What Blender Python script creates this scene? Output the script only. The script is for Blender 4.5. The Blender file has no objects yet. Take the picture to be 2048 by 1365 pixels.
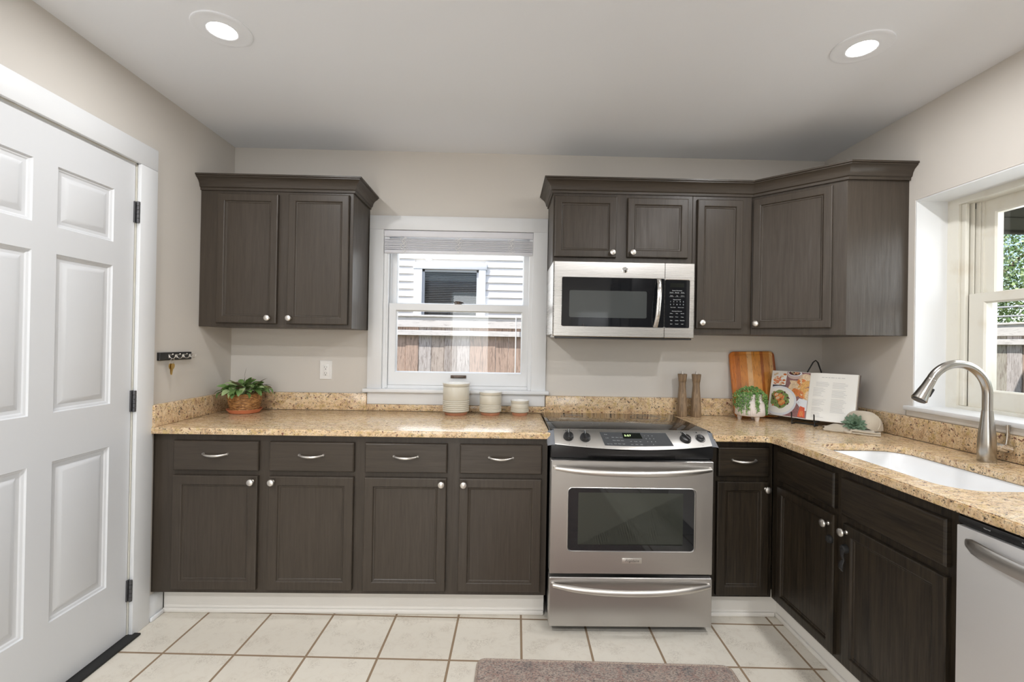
import bpy, bmesh, math, random
from mathutils import Vector, Matrix
from math import sin, cos, pi, radians, atan2, sqrt

SC = bpy.context.scene
COL = SC.collection
random.seed(7)

# ------------------------------------------------------------------ camera
FPX = 930.594
YAW, PITCH, ROLL = -0.01597, 0.0043, 0.01719
cam_d = bpy.data.cameras.new('camera')
cam_d.sensor_width = 36.0
cam_d.lens = FPX / 2048 * 36.0
cam_d.clip_start = 0.02
cam = bpy.data.objects.new('camera', cam_d)
COL.objects.link(cam)
R0 = Vector((cos(YAW), sin(YAW), 0)); F0 = Vector((-sin(YAW), cos(YAW), 0)); Z0 = Vector((0, 0, 1))
FW = cos(PITCH) * F0 + sin(PITCH) * Z0
UP = -sin(PITCH) * F0 + cos(PITCH) * Z0
RT = cos(ROLL) * R0 + sin(ROLL) * UP
UU = -sin(ROLL) * R0 + cos(ROLL) * UP
cam.matrix_world = Matrix(((RT.x, UU.x, -FW.x, 0), (RT.y, UU.y, -FW.y, -2.83634),
                           (RT.z, UU.z, -FW.z, 1.33463), (0, 0, 0, 1)))
SC.camera = cam

# ------------------------------------------------------------------ view, world, sun, daylight
SC.view_settings.view_transform = 'Standard'
SC.view_settings.look = 'None'
SC.view_settings.exposure = 0.45
SC.view_settings.gamma = 1.0
SC.view_settings.use_curve_mapping = False
try:
    SC.cycles.max_bounces = 10; SC.cycles.diffuse_bounces = 6; SC.cycles.glossy_bounces = 5
    SC.cycles.transparent_max_bounces = 12; SC.cycles.sample_clamp_indirect = 6.0
    SC.cycles.caustics_reflective = False; SC.cycles.caustics_refractive = False
except Exception:
    pass

wd = bpy.data.worlds.new('sky'); SC.world = wd; wd.use_nodes = True
wn = wd.node_tree; wn.nodes.clear()
w_out = wn.nodes.new('ShaderNodeOutputWorld'); w_bg = wn.nodes.new('ShaderNodeBackground')
w_sky = wn.nodes.new('ShaderNodeTexSky')
w_sky.sky_type = 'NISHITA'; w_sky.sun_disc = False; w_sky.sun_elevation = radians(52); w_sky.sun_rotation = radians(200)
wn.links.new(w_sky.outputs[0], w_bg.inputs[0]); wn.links.new(w_bg.outputs[0], w_out.inputs[0])
w_bg.inputs[1].default_value = 0.20

def lamp(name, kind, loc, energy, color=(1, 1, 1), size=0.1, size_y=None, direction=(0, 0, -1), shape=None, spread=None):
    d = bpy.data.lights.new(name, kind); d.energy = energy; d.color = color
    if kind == 'AREA':
        d.shape = shape or ('RECTANGLE' if size_y else 'DISK'); d.size = size
        if size_y: d.size_y = size_y
        if spread: d.spread = spread
    o = bpy.data.objects.new(name, d); COL.objects.link(o); o.location = loc
    o.rotation_euler = Vector(direction).to_track_quat('-Z', 'Y').to_euler()
    return o

sun = lamp('sun', 'SUN', (0, -6, 8), 5.2, (1, .96, .9), direction=(0.50, 0.38, -1.0)); sun.data.angle = radians(0.6)

CAN_C = (.978, .985, 1.0)
CANS = [(-1.075, -1.085), (1.345, -1.085), (-1.075, -2.3), (1.345, -2.3), (-1.075, -3.5), (1.345, -3.5)]
CAN_W = [4.6, 5.4, 13, 13, 19, 19]
for i_, (x_, y_) in enumerate(CANS):
    lamp('can_light_beam', 'AREA', (x_, y_, 2.474), CAN_W[i_], CAN_C, size=.09, direction=(0, 0, -1))
# fill lamp added outside the narrow opening in the rear wall, behind the camera
lamp('rear_fill', 'AREA', (-.60, -5.20, 1.20), 22, (.95, .98, 1.0), size=.62, size_y=1.9, direction=(0, 1, .0))
# daylight entering through the two kitchen windows (lamps stand outside the panes)
lamp('window_daylight', 'AREA', (-.28, .40, 1.75), 5, (.93, .97, 1.0), size=.9, size_y=.9, direction=(0, -1, -.25))
lamp('sink_window_daylight', 'AREA', (2.45, -1.17, 1.75), 9, (.93, .97, 1.0), size=1.0, size_y=.9, direction=(-1, 0, -.25))

# ------------------------------------------------------------------ node materials
MATS = {}
class NT:
    def __init__(s, name):
        s.m = bpy.data.materials.new(name); s.m.use_nodes = True; s.t = s.m.node_tree
        s.t.nodes.clear()
        s.out = s.n('ShaderNodeOutputMaterial'); s.p = s.n('ShaderNodeBsdfPrincipled')
        s.l(s.p.outputs[0], s.out.inputs[0]); MATS[name] = s.m
    def n(s, typ, **kw):
        nd = s.t.nodes.new(typ)
        for k, v in kw.items(): setattr(nd, k, v)
        return nd
    def l(s, a, b): s.t.links.new(a, b)
    def set(s, **kw):
        nm = {'col': 'Base Color', 'rough': 'Roughness', 'metal': 'Metallic', 'coat': 'Coat Weight', 'coatr': 'Coat Roughness',
              'spec': 'Specular IOR Level', 'em': 'Emission Color', 'ems': 'Emission Strength', 'ior': 'IOR',
              'trans': 'Transmission Weight', 'sheen': 'Sheen Weight', 'alpha': 'Alpha', 'sss': 'Subsurface Weight'}
        for k, v in kw.items():
            if k in ('col', 'em') and len(v) == 3: v = (*v, 1)
            s.p.inputs[nm[k]].default_value = v
        return s
    def coord(s, kind='Object', scale=(1, 1, 1), loc=(0, 0, 0), rot=(0, 0, 0)):
        if kind == 'World':
            c = s.n('ShaderNodeNewGeometry').outputs['Position']
        else:
            c = s.n('ShaderNodeTexCoord').outputs[kind]
        mp = s.n('ShaderNodeMapping'); mp.inputs['Scale'].default_value = scale
        mp.inputs['Location'].default_value = loc; mp.inputs['Rotation'].default_value = rot
        s.l(c, mp.inputs[0]); return mp.outputs[0]
    def noise(s, vec, scale=5, detail=3, rough=.5, dist=0):
        nd = s.n('ShaderNodeTexNoise'); nd.inputs['Scale'].default_value = scale; nd.inputs['Detail'].default_value = detail
        nd.inputs['Roughness'].default_value = rough; nd.inputs['Distortion'].default_value = dist
        s.l(vec, nd.inputs['Vector']); return nd.outputs['Fac']
    def voro(s, vec, scale=5, feature='F1', out='Distance', rnd=1):
        nd = s.n('ShaderNodeTexVoronoi'); nd.feature = feature; nd.inputs['Scale'].default_value = scale
        nd.inputs['Randomness'].default_value = rnd
        s.l(vec, nd.inputs['Vector']); return nd.outputs[out]
    def ramp(s, fac, stops, interp='LINEAR'):
        r = s.n('ShaderNodeValToRGB'); r.color_ramp.interpolation = interp
        el = r.color_ramp.elements
        while len(el) < len(stops): el.new(.5)
        for e, (p, c) in zip(el, stops):
            e.position = p; e.color = (*c, 1) if hasattr(c, '__len__') else (c, c, c, 1)
        s.l(fac, r.inputs[0]); return r.outputs[0]
    def mix(s, a, b, fac, mode='MIX'):
        m = s.n('ShaderNodeMix'); m.data_type = 'RGBA'; m.blend_type = mode
        for sock, v in ((m.inputs[6], a), (m.inputs[7], b)):
            if hasattr(v, 'is_output'): s.l(v, sock)
            else: sock.default_value = (*v, 1) if hasattr(v, '__len__') else (v, v, v, 1)
        if hasattr(fac, 'is_output'): s.l(fac, m.inputs[0])
        else: m.inputs[0].default_value = fac
        return m.outputs[2]
    def math(s, op, a, b=None):
        m = s.n('ShaderNodeMath'); m.operation = op
        for k, v in enumerate((a, b)):
            if v is None: continue
            if hasattr(v, 'is_output'): s.l(v, m.inputs[k])
            else: m.inputs[k].default_value = v
        return m.outputs[0]
    def color(s, sock): s.l(sock, s.p.inputs['Base Color']); return s
    def rough(s, sock): s.l(sock, s.p.inputs['Roughness']); return s
    def bump(s, h, strength=.2, dist=.002):
        b = s.n('ShaderNodeBump'); b.inputs['Strength'].default_value = strength; b.inputs['Distance'].default_value = dist
        s.l(h, b.inputs['Height']); s.l(b.outputs[0], s.p.inputs['Normal']); return s

def plain(name, col, rough=.5, **kw): NT(name).set(col=col, rough=rough, **kw); return MATS[name]

t = NT('wall_paint').set(rough=.6); v = t.coord('World'); t.color(t.mix((.600, .565, .518), (.612, .577, .530), t.noise(v, 3, 2))); t.bump(t.noise(v, 180, 2), .06, .001)
t = NT('ceiling_paint').set(rough=.8); v = t.coord('World'); t.color(t.mix((.80, .82, .855), (.81, .83, .865), t.noise(v, 2, 2))); t.bump(t.noise(v, 60, 2), .05, .001)
t = NT('trim_white').set(rough=.38); v = t.coord('World'); t.color(t.mix((.735, .745, .755), (.715, .725, .735), t.noise(v, 6, 2)))
t = NT('door_white').set(rough=.42); v = t.coord('World', (1, 1, .12)); t.color(t.mix((.66, .67, .685), (.65, .66, .675), t.noise(v, 20, 2))); t.bump(t.noise(v, 260, 2), .05, .0006)
t = NT('sash_cream').set(rough=.4); v = t.coord('World'); t.color(t.mix((.70, .68, .61), (.62, .57, .47), t.ramp(t.noise(v, 9, 3), [(.55, 0), (.8, 1)])))
t = NT('toe_white').set(rough=.45, col=(.76, .73, .68))
def cab(name, c1, c2, rot, bs=.35, rg=.34):
    t = NT(name).set(spec=.36)
    sc = (1, 1, .05) if rot == 0 else (.05, .05, 1)
    v = t.coord('World', sc)
    g = t.noise(v, 110, 4, .65, .6); g2 = t.noise(t.coord('World', sc), 34, 3, .6, 1.2)
    t.color(t.mix(c1, c2, t.ramp(t.mix(g, g2, .4), [(.35, 0), (.65, 1)])))
    t.rough(t.ramp(g, [(.3, rg - .05), (.7, rg + .10)]))
    t.bump(g, bs, .0012); return t.m
cab('cabinet_paint', (.059, .0465, .0355), (.040, .031, .0225), 0)
cab('cabinet_paint_flat', (.059, .0465, .0355), (.040, .031, .0225), 1)
cab('cabinet_stain_dark', (.036, .026, .016), (.007, .005, .0032), 0, .7, .36)
cab('cabinet_stain_dark_flat', (.036, .026, .016), (.007, .005, .0032), 1, .7, .36)
plain('shadow_gap', (.004, .004, .004), .8)

t = NT('granite').set(rough=.20, spec=.5)
v = t.coord('World'); vs = t.coord('World', (1, 2.6, 1.4), rot=(0, 0, .22))
base = t.ramp(t.noise(vs, 19, 5, .7, .7), [(.30, (.36, .235, .14)), (.42, (.58, .40, .235)), (.54, (.72, .54, .335)), (.70, (.70, .57, .40))])
gold = t.mix(base, (.52, .37, .14), t.ramp(t.noise(v, 38, 3, .6), [(.52, 0), (.66, .7)]))
streak = t.mix(gold, (.20, .175, .155), t.ramp(t.noise(t.coord('World', (.7, 2.8, 1.3), rot=(0, 0, .22)), 85, 4, .75, .4), [(.555, 0), (.64, .75)]))
sp = t.ramp(t.noise(v, 165, 3, .75), [(.565, 0), (.61, 1)])
dk = t.mix(streak, (.10, .075, .055), t.math('MULTIPLY', sp, t.ramp(t.noise(v, 30, 2), [(.38, .15), (.55, .95)])))
sp2 = t.ramp(t.noise(t.coord('World', loc=(9, 2, 5)), 80, 2, .6), [(.635, 0), (.665, 1)])
d2 = t.mix(dk, (.045, .04, .035), t.math('MULTIPLY', sp2, .9))
rd = t.mix(d2, (.16, .06, .04), t.ramp(t.noise(t.coord('World', loc=(4, 2, 1)), 60, 2, .5), [(.66, 0), (.69, .9)]))
t.color(rd)

t = NT('floor_tile').set(rough=.32)
geo = t.n('ShaderNodeNewGeometry').outputs['Position']
sub = t.n('ShaderNodeVectorMath', operation='SUBTRACT'); t.l(geo, sub.inputs[0]); sub.inputs[1].default_value = (-1.41117, -.54277, 0)
rt_ = t.n('ShaderNodeVectorRotate'); rt_.rotation_type = 'Z_AXIS'; t.l(sub.outputs[0], rt_.inputs['Vector']); rt_.inputs['Angle'].default_value = 0.02654
br = t.n('ShaderNodeTexBrick'); br.offset = 0; br.squash = 1
t.l(rt_.outputs[0], br.inputs['Vector']); br.inputs['Scale'].default_value = 1
br.inputs['Brick Width'].default_value = .30278; br.inputs['Row Height'].default_value = .30278
br.inputs['Mortar Size'].default_value = .0052; br.inputs['Mortar Smooth'].default_value = .1; br.inputs['Bias'].default_value = 0
br.inputs['Color1'].default_value = (.68, .63, .545, 1); br.inputs['Color2'].default_value = (.72, .675, .59, 1); br.inputs['Mortar'].default_value = (.27, .19, .12, 1)
v = t.coord('World')
mott = t.mix(br.outputs['Color'], (.55, .47, .38), t.ramp(t.noise(v, 16, 5, .7, 1.5), [(.5, 0), (.8, .45)]))
vein = t.ramp(t.noise(v, 30, 5, .7, 2.5), [(.478, 0), (.5, 1), (.522, 0)])
vm = t.math('MULTIPLY', vein, t.ramp(t.noise(v, 11, 2), [(.50, 0), (.62, .8)]))
tilec = t.mix(mott, (.30, .24, .18), vm)
t.color(t.mix(tilec, (.27, .19, .12), br.outputs['Fac']))
t.rough(t.ramp(br.outputs['Fac'], [(0, .30), (1, .85)]))
hh = t.math('SUBTRACT', 1.0, br.outputs['Fac']); t.bump(hh, .6, .002)

def steel(name, col, rg, sc, bs=.05):
    t = NT(name).set(col=col, metal=1)
    v = t.coord('World', sc); g = t.noise(v, 1, 3, .6)
    t.rough(t.ramp(g, [(.3, rg - .05), (.7, rg + .06)])); t.bump(g, bs, .0006); t.p.inputs['Anisotropic'].default_value = .75; return t.m
steel('stainless', (.52, .505, .49), .36, (2, 2, 1500), .006)
steel('stainless_front', (.62, .60, .575), .27, (2, 2, 1500), .006)
steel('stainless_side_grain', (.80, .79, .78), .50, (3, 3, 1500), .006); MATS['stainless_side_grain'].node_tree.nodes['Principled BSDF'].inputs['Metallic'].default_value = .75; MATS['stainless_side_grain'].node_tree.nodes['Principled BSDF'].inputs['Anisotropic'].default_value = 0
plain('brushed_nickel', (.46, .44, .41), .24, metal=1)
plain('satin_nickel', (.68, .65, .61), .36, metal=1)
plain('stainless_panel', (.66, .64, .61), .38, metal=1)
plain('chrome', (.8, .8, .8), .08, metal=1)
plain('black_glass', (.008, .009, .011), .03, spec=.6)
plain('oven_glass', (.036, .040, .032), .05, spec=.5)
plain('cooktop_glass', (.010, .010, .010), .05, spec=.30)
plain('microwave_mesh', (.060, .066, .066), .05, spec=.7)
plain('black_plastic', (.012, .012, .013), .35)
plain('grey_plastic', (.17, .18, .20), .35)
plain('panel_grey', (.055, .058, .062), .3)
plain('print_white', (.6, .62, .62), .5)
plain('print_dark', (.06, .06, .06), .5)
plain('burner_print', (.20, .20, .20), .2)
NT('clock_green').set(col=(0, 0, 0), em=(.75, 1, .45), ems=1.6)
NT('bulb_lens').set(col=(.9, .9, .9), em=(1, .98, .95), ems=12)
plain('display_dark', (.006, .008, .006), .15)
plain('porcelain', (.84, .85, .86), .12, coat=.3)
plain('plastic_white', (.80, .79, .77), .35)
plain('blind_white', (.70, .70, .735), .45)
plain('bronze', (.10, .075, .06), .35, metal=.8)
plain('black_paint', (.014, .014, .014), .4)
plain('iron', (.018, .017, .016), .45, metal=.4)
plain('brass', (.55, .38, .14), .3, metal=1)
plain('rubber_black', (.012, .012, .012), .6)
plain('hinge_grey', (.10, .10, .105), .45, metal=.7)

t = NT('window_glass'); t.t.nodes.remove(t.p)
tr = t.n('ShaderNodeBsdfTransparent'); gl = t.n('ShaderNodeBsdfGlossy'); gl.inputs['Roughness'].default_value = .0
mx = t.n('ShaderNodeMixShader'); fr = t.n('ShaderNodeFresnel'); fr.inputs[0].default_value = 1.5
bf = t.n('ShaderNodeNewGeometry').outputs['Backfacing']; t.l(t.math('MULTIPLY', fr.outputs[0], t.math('SUBTRACT', 1.0, bf)), mx.inputs[0]); t.l(tr.outputs[0], mx.inputs[1]); t.l(gl.outputs[0], mx.inputs[2]); t.l(mx.outputs[0], t.out.inputs[0])

# crocks
t = NT('crock_glaze').set(rough=.35); v = t.coord('World'); t.color(t.mix((.60, .57, .49), (.55, .51, .42), t.noise(v, 20, 3)))
plain('glaze_white', (.84, .83, .80), .2)
plain('crock_line', (.25, .23, .19), .5)
plain('terracotta', (.60, .21, .10), .65)
plain('terracotta_foot', (.42, .19, .11), .7)
t = NT('wicker').set(rough=.5)
v = t.coord('Object', (1, 1, 1)); wv = t.noise(t.coord('Object', (1, 1, 3)), 60, 3)
t.color(t.ramp(wv, [(.3, (.10, .04, .012)), (.5, (.34, .16, .05)), (.7, (.55, .31, .12))]))
plain('soil', (.03, .02, .012), .9)
def leafm(name, a, b):
    t = NT(name).set(rough=.38, sss=.0); t.color(t.mix(a, b, t.noise(t.coord('Object'), 50, 2))); return t.m
leafm('leaf_green', (.17, .27, .08), (.07, .14, .04)); leafm('leaf_light', (.40, .48, .25), (.24, .34, .13))
leafm('leaf_purple', (.17, .09, .08), (.13, .12, .05)); leafm('bead_green', (.17, .34, .09), (.07, .20, .05))
leafm('bead_light', (.34, .48, .16), (.22, .38, .12))
t = NT('succulent_leaf').set(rough=.5); t.color(t.mix((.065, .125, .075), (.19, .27, .18), t.noise(t.coord('Object'), 45, 2)))
t = NT('linen').set(rough=.9, sheen=.2); v = t.coord('Object'); t.color(t.mix((.50, .44, .35), (.44, .38, .30), t.noise(v, 260, 2))); t.bump(t.noise(v, 700, 2), .2, .0004)
t = NT('linen_hem').set(rough=.9, col=(.58, .53, .43))
t = NT('grinder_wood').set(rough=.5); v = t.coord('Object', (1, 1, .12)); t.color(t.ramp(t.noise(v, 90, 4, .6, 1), [(.3, (.11, .07, .04)), (.55, (.25, .17, .10)), (.75, (.36, .25, .16))])); t.bump(t.noise(v, 120, 3), .2, .0008)
t = NT('board_wood').set(rough=.32)
ox = t.n('ShaderNodeSeparateXYZ'); t.l(t.n('ShaderNodeTexCoord').outputs['Object'], ox.inputs[0])
gr = t.noise(t.coord('Object', (1, 1, .06)), 75, 4, .65, 1.2)
px_ = t.math('ADD', t.math('MULTIPLY', ox.outputs[0], 3.6), .5)
band = t.ramp(px_, [(0, (.56, .17, .02)), (.10, (.44, .13, .015)), (.20, (.58, .21, .03)), (.36, (.70, .40, .17)), (.47, (.66, .27, .04)), (.66, (.36, .10, .012)), (.72, (.58, .24, .05)), (.86, (.72, .42, .17)), (.93, (.34, .09, .02))], 'CONSTANT')
t.color(t.mix(band, (.13, .04, .01), t.ramp(gr, [(.53, 0), (.72, .6)])))
plain('board_edge', (.26, .09, .02), .35)
t = NT('planter_ceramic').set(rough=.55); v = t.coord('Object'); t.color(t.mix((.72, .66, .62), (.62, .55, .51), t.noise(v, 80, 2)))

t = NT('rug_pile').set(rough=.95, sheen=.1)
v = t.coord('World'); w1 = t.noise(t.coord('World', (1, 1.6, 1)), 170, 3, .8)
red = t.ramp(t.noise(v, 9, 5, .75, .6), [(.36, (.40, .32, .26)), (.46, (.36, .215, .175)), (.55, (.44, .35, .29)), (.64, (.30, .16, .13))])
dk = t.mix(red, (.06, .065, .075), t.ramp(t.noise(t.coord('World', (1, 2.2, 1)), 95, 5, .85), [(.48, 0), (.57, .92)]))
lt = t.mix(dk, (.62, .54, .46), t.ramp(t.noise(t.coord('World', (1, 2.4, 1), loc=(3, 1, 0)), 105, 5, .85), [(.51, 0), (.61, .8)]))
med = t.voro(t.coord('World', (1, 1.15, 1), loc=(.13, .0, 0)), 4.6, rnd=.15)
medc = t.mix(lt, (.09, .10, .11), t.math('MULTIPLY', t.ramp(med, [(.10, .6), (.22, .0)]), t.ramp(t.noise(v, 60, 3, .8), [(.42, 0), (.55, 1)])))
t.color(medc); t.bump(w1, .6, .004)
t = NT('rug_binding').set(rough=.9); t.color(t.mix((.42, .34, .27), (.20, .15, .14), t.ramp(t.noise(t.coord('World'), 300, 2), [(.45, 0), (.6, 1)])))
plain('paper', (.80, .79, .75), .55); plain('paper_edge', (.66, .62, .55), .7); plain('ink', (.52, .52, .52), .7)
plain('book_cover', (.10, .075, .06), .5)
for nm, c in {'art_plum': (.30, .15, .15), 'art_plate': (.68, .71, .76), 'art_bread': (.76, .42, .13), 'art_crust': (.70, .22, .06),
              'art_shrimp': (.72, .27, .14), 'art_green': (.22, .32, .10), 'art_dark': (.10, .03, .03), 'art_red': (.70, .10, .03),
              'art_cream': (.78, .60, .40), 'art_bowl': (.55, .42, .38), 'art_navy': (.04, .05, .08)}.items():
    t = NT(nm).set(rough=.5); t.color(t.mix(c, [q * .45 for q in c], t.ramp(t.noise(t.coord('World'), 190, 4, .7), [(.42, 0), (.66, .1 if nm in ('art_plate', 'art_bowl') else .8)])))

# outdoors
t = NT('siding').set(rough=.6); v = t.coord('World'); t.color(t.mix((.84, .81, .77), (.80, .77, .73), t.noise(v, 3, 2)))
t = NT('picket_wood').set(rough=.85)
oi = t.n('ShaderNodeObjectInfo'); v = t.coord('World', (1, 1, .10)); g = t.noise(v, 55, 4, .7, 1.4)
hue = t.ramp(oi.outputs['Random'], [(0, (.42, .375, .35)), (.17, (.50, .43, .38)), (.33, (.34, .35, .38)), (.5, (.48, .35, .28)), (.67, (.43, .40, .34)), (.83, (.54, .50, .48))], 'CONSTANT')
t.color(t.mix(hue, (.15, .11, .09), t.ramp(g, [(.47, 0), (.64, .7)]))); t.bump(g, .4, .004)
t = NT('weathered_board').set(rough=.85); v = t.coord('World', (.12, .12, 1)); g = t.noise(v, 60, 5, .75, 1)
t.color(t.mix((.70, .67, .64), (.33, .30, .28), t.ramp(g, [(.52, 0), (.68, .7)])))
t = NT('grass').set(rough=.95); t.color(t.mix((.10, .14, .04), (.22, .18, .10), t.noise(t.coord('World'), 5, 4)))
plain('bark', (.12, .09, .06), .9); plain('cable', (.45, .45, .46), .6); plain('porch_grey', (.13, .135, .14), .7)
plain('fridge_grey', (.55, .56, .57), .35)

# ------------------------------------------------------------------ mesh builder
ORIG = {}
class MB:
    def __init__(s, M=None): s.v = []; s.f = []; s.m = []; s.mi = 0; s.M = M
    def mat(s, i): s.mi = i; return s
    def add(s, vs, fs):
        b = len(s.v)
        for p in vs:
            p = Vector(p); s.v.append(s.M @ p if s.M else p)
        for f in fs: s.f.append([b + i for i in f]); s.m.append(s.mi)
        return s
    def _bm(s, bm):
        bm.verts.index_update()
        s.add([v.co.copy() for v in bm.verts], [[v.index for v in f.verts] for f in bm.faces]); bm.free(); return s
    def box(s, x0, x1, y0, y1, z0, z1, b=0, seg=2, R=None):
        if b <= 0:
            x0, x1 = sorted((x0, x1)); y0, y1 = sorted((y0, y1)); z0, z1 = sorted((z0, z1))
            vs = [(x, y, z) for z in (z0, z1) for y in (y0, y1) for x in (x0, x1)]
            fs = [(0, 2, 3, 1), (4, 5, 7, 6), (0, 1, 5, 4), (2, 6, 7, 3), (0, 4, 6, 2), (1, 3, 7, 5)]
            if R: vs = [R @ Vector(p) for p in vs]
            return s.add(vs, fs)
        bm = bmesh.new(); bmesh.ops.create_cube(bm, size=1)
        sx, sy, sz = abs(x1 - x0), abs(y1 - y0), abs(z1 - z0)
        for v in bm.verts: v.co = Vector(((x0 + x1) / 2 + v.co.x * sx, (y0 + y1) / 2 + v.co.y * sy, (z0 + z1) / 2 + v.co.z * sz))
        bmesh.ops.bevel(bm, geom=bm.edges[:], offset=min(b, .49 * min(sx, sy, sz)), segments=seg, affect='EDGES', profile=.5)
        if R:
            for v in bm.verts: v.co = R @ v.co
        return s._bm(bm)
    def loft(s, loops, closed=True, cap0=False, cap1=False):
        n = len(loops[0]); vs = [p for L in loops for p in L]; fs = []
        for k in range(len(loops) - 1):
            for i in range(n if closed else n - 1):
                j = (i + 1) % n; fs.append((k * n + i, k * n + j, (k + 1) * n + j, (k + 1) * n + i))
        if cap0: fs.append(tuple(range(n))[::-1])
        if cap1: fs.append(tuple((len(loops) - 1) * n + i for i in range(n)))
        return s.add(vs, fs)
    def lathe(s, prof, c=(0, 0, 0), n=40, axis=(0, 0, 1), cap0=True, cap1=True):
        q = Vector((0, 0, 1)).rotation_difference(Vector(axis).normalized()); c = Vector(c)
        loops = [[c + q @ Vector((r * cos(2 * pi * i / n), r * sin(2 * pi * i / n), z)) for i in range(n)] for r, z in prof]
        return s.loft(loops, True, cap0, cap1)
    def cyl(s, p0, p1, r0, r1=None, n=24):
        p0, p1 = Vector(p0), Vector(p1); d = p1 - p0
        return s.lathe([(r0, 0), (r0 if r1 is None else r1, d.length)], p0, n, d)
    def tube(s, pts, r, n=12, closed=False, flat=1.0, ref=None):
        pts = [Vector(p) for p in pts]; N = len(pts); rs = r if hasattr(r, '__len__') else [r] * N
        T = []
        for i in range(N):
            if closed: a = pts[(i + 1) % N] - pts[i - 1]
            else: a = pts[min(i + 1, N - 1)] - pts[max(i - 1, 0)]
            T.append(a.normalized())
        nrm = Vector(ref) if ref else (Vector((0, 0, 1)) if abs(T[0].z) < .9 else Vector((1, 0, 0)))
        nrm = (nrm - nrm.dot(T[0]) * T[0]).normalized(); loops = []
        for i in range(N):
            nrm = (nrm - nrm.dot(T[i]) * T[i]).normalized(); bi = T[i].cross(nrm)
            loops.append([pts[i] + nrm * cos(2 * pi * k / n) * rs[i] * flat + bi * sin(2 * pi * k / n) * rs[i] for k in range(n)])
        if closed: loops.append(loops[0]); return s.loft(loops, True)
        return s.loft(loops, True, True, True)
    def ball(s, c, r, n=16, m=10, sc=(1, 1, 1), R=None):
        prof = []
        vs = []; c = Vector(c)
        for j in range(m + 1):
            a = -pi / 2 + pi * j / m
            L = []
            for i in range(n):
                p = Vector((max(cos(a), .0005) * cos(2 * pi * i / n) * r * sc[0], max(cos(a), .0005) * sin(2 * pi * i / n) * r * sc[1], sin(a) * r * sc[2]))
                if R: p = R @ p
                L.append(c + p)
            vs.append(L)
        return s.loft(vs, True, True, True)
    def rings(s, O, U, V, N, w, h, loops, fill=True, back=False):
        O, U, V, N = Vector(O), Vector(U), Vector(V), Vector(N); Ls = []
        for ins, d in loops:
            Ls.append([O + U * u + V * v + N * d for u, v in ((ins, ins), (w - ins, ins), (w - ins, h - ins), (ins, h - ins))])
        return s.loft(Ls, True, back, fill)
    def rrings(s, O, U, V, N, loops, n=6, fill=True, back=False):
        """loops of rounded rectangles (u0,u1,v0,v1,radius,depth)"""
        O, U, V, N = Vector(O), Vector(U), Vector(V), Vector(N); Ls = []
        for u0, u1, v0, v1, r, d in loops:
            L = []
            for (cx, cy, a0) in ((u0 + r, v0 + r, pi), (u1 - r, v0 + r, 1.5 * pi), (u1 - r, v1 - r, 0), (u0 + r, v1 - r, .5 * pi)):
                for k in range(n + 1):
                    a = a0 + .5 * pi * k / n
                    L.append(O + U * (cx + r * cos(a)) + V * (cy + r * sin(a)) + N * d)
            Ls.append(L)
        return s.loft(Ls, True, back, fill)
    def prism(s, poly, ext):
        ext = Vector(ext); a = [Vector(p) for p in poly]; return s.loft([a, [p + ext for p in a]], True, True, True)
    def sweep(s, path, prof):
        """open XY path, profile (out, z); outward is to the right of travel"""
        P = [Vector((p[0], p[1], 0)) for p in path]; n = len(P); Ls = []
        for i in range(n):
            d1 = (P[i] - P[i - 1]).normalized() if i > 0 else None
            d2 = (P[i + 1] - P[i]).normalized() if i < n - 1 else None
            n1 = Vector((d1.y, -d1.x, 0)) if d1 else None; n2 = Vector((d2.y, -d2.x, 0)) if d2 else None
            if n1 and n2: m = (n1 + n2); m = m / (m.dot(n1))
            else: m = n1 or n2
            Ls.append([P[i] + m * o + Vector((0, 0, z)) for o, z in prof])
        return s.loft(Ls, True, True, True)
    def text(s, body, size, M, align='CENTER', shear=0, extrude=0.0, sx=1.0):
        c = bpy.data.curves.new('t', 'FONT'); c.body = body; c.size = size; c.align_x = align; c.align_y = 'CENTER'
        c.shear = shear; c.extrude = extrude; c.resolution_u = 2
        o = bpy.data.objects.new('t', c); COL.objects.link(o); bpy.context.view_layer.update()
        me = bpy.data.meshes.new_from_object(o.evaluated_get(bpy.context.evaluated_depsgraph_get()))
        s.add([M @ Vector((v.co.x * sx, v.co.y, v.co.z)) for v in me.vertices], [list(p.vertices) for p in me.polygons])
        COL.objects.unlink(o); bpy.data.objects.remove(o); bpy.data.curves.remove(c); bpy.data.meshes.remove(me); return s
    def build(s, name, mats, parent=None, smooth=32, loc=None):
        if isinstance(mats, str): mats = [mats]
        if parent is not None: org = ORIG[parent.name]
        elif loc is not None: org = Vector(loc)
        else:
            xs = [p.x for p in s.v]; ys = [p.y for p in s.v]; zs = [p.z for p in s.v]
            org = Vector(((min(xs) + max(xs)) / 2, (min(ys) + max(ys)) / 2, min(zs)))
        me = bpy.data.meshes.new(name)
        me.from_pydata([p - org for p in s.v], [], s.f)
        me.polygons.foreach_set('material_index', s.m)
        for m in mats: me.materials.append(MATS[m])
        me.update()
        bm = bmesh.new(); bm.from_mesh(me); bmesh.ops.recalc_face_normals(bm, faces=bm.faces[:]); bm.to_mesh(me); bm.free()
        if smooth:
            me.polygons.foreach_set('use_smooth', [True] * len(me.polygons)); me.set_sharp_from_angle(angle=radians(smooth))
        o = bpy.data.objects.new(name, me); COL.objects.link(o)
        if parent is not None: o.parent = parent
        else: o.location = org
        ORIG[o.name] = org
        return o

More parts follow.
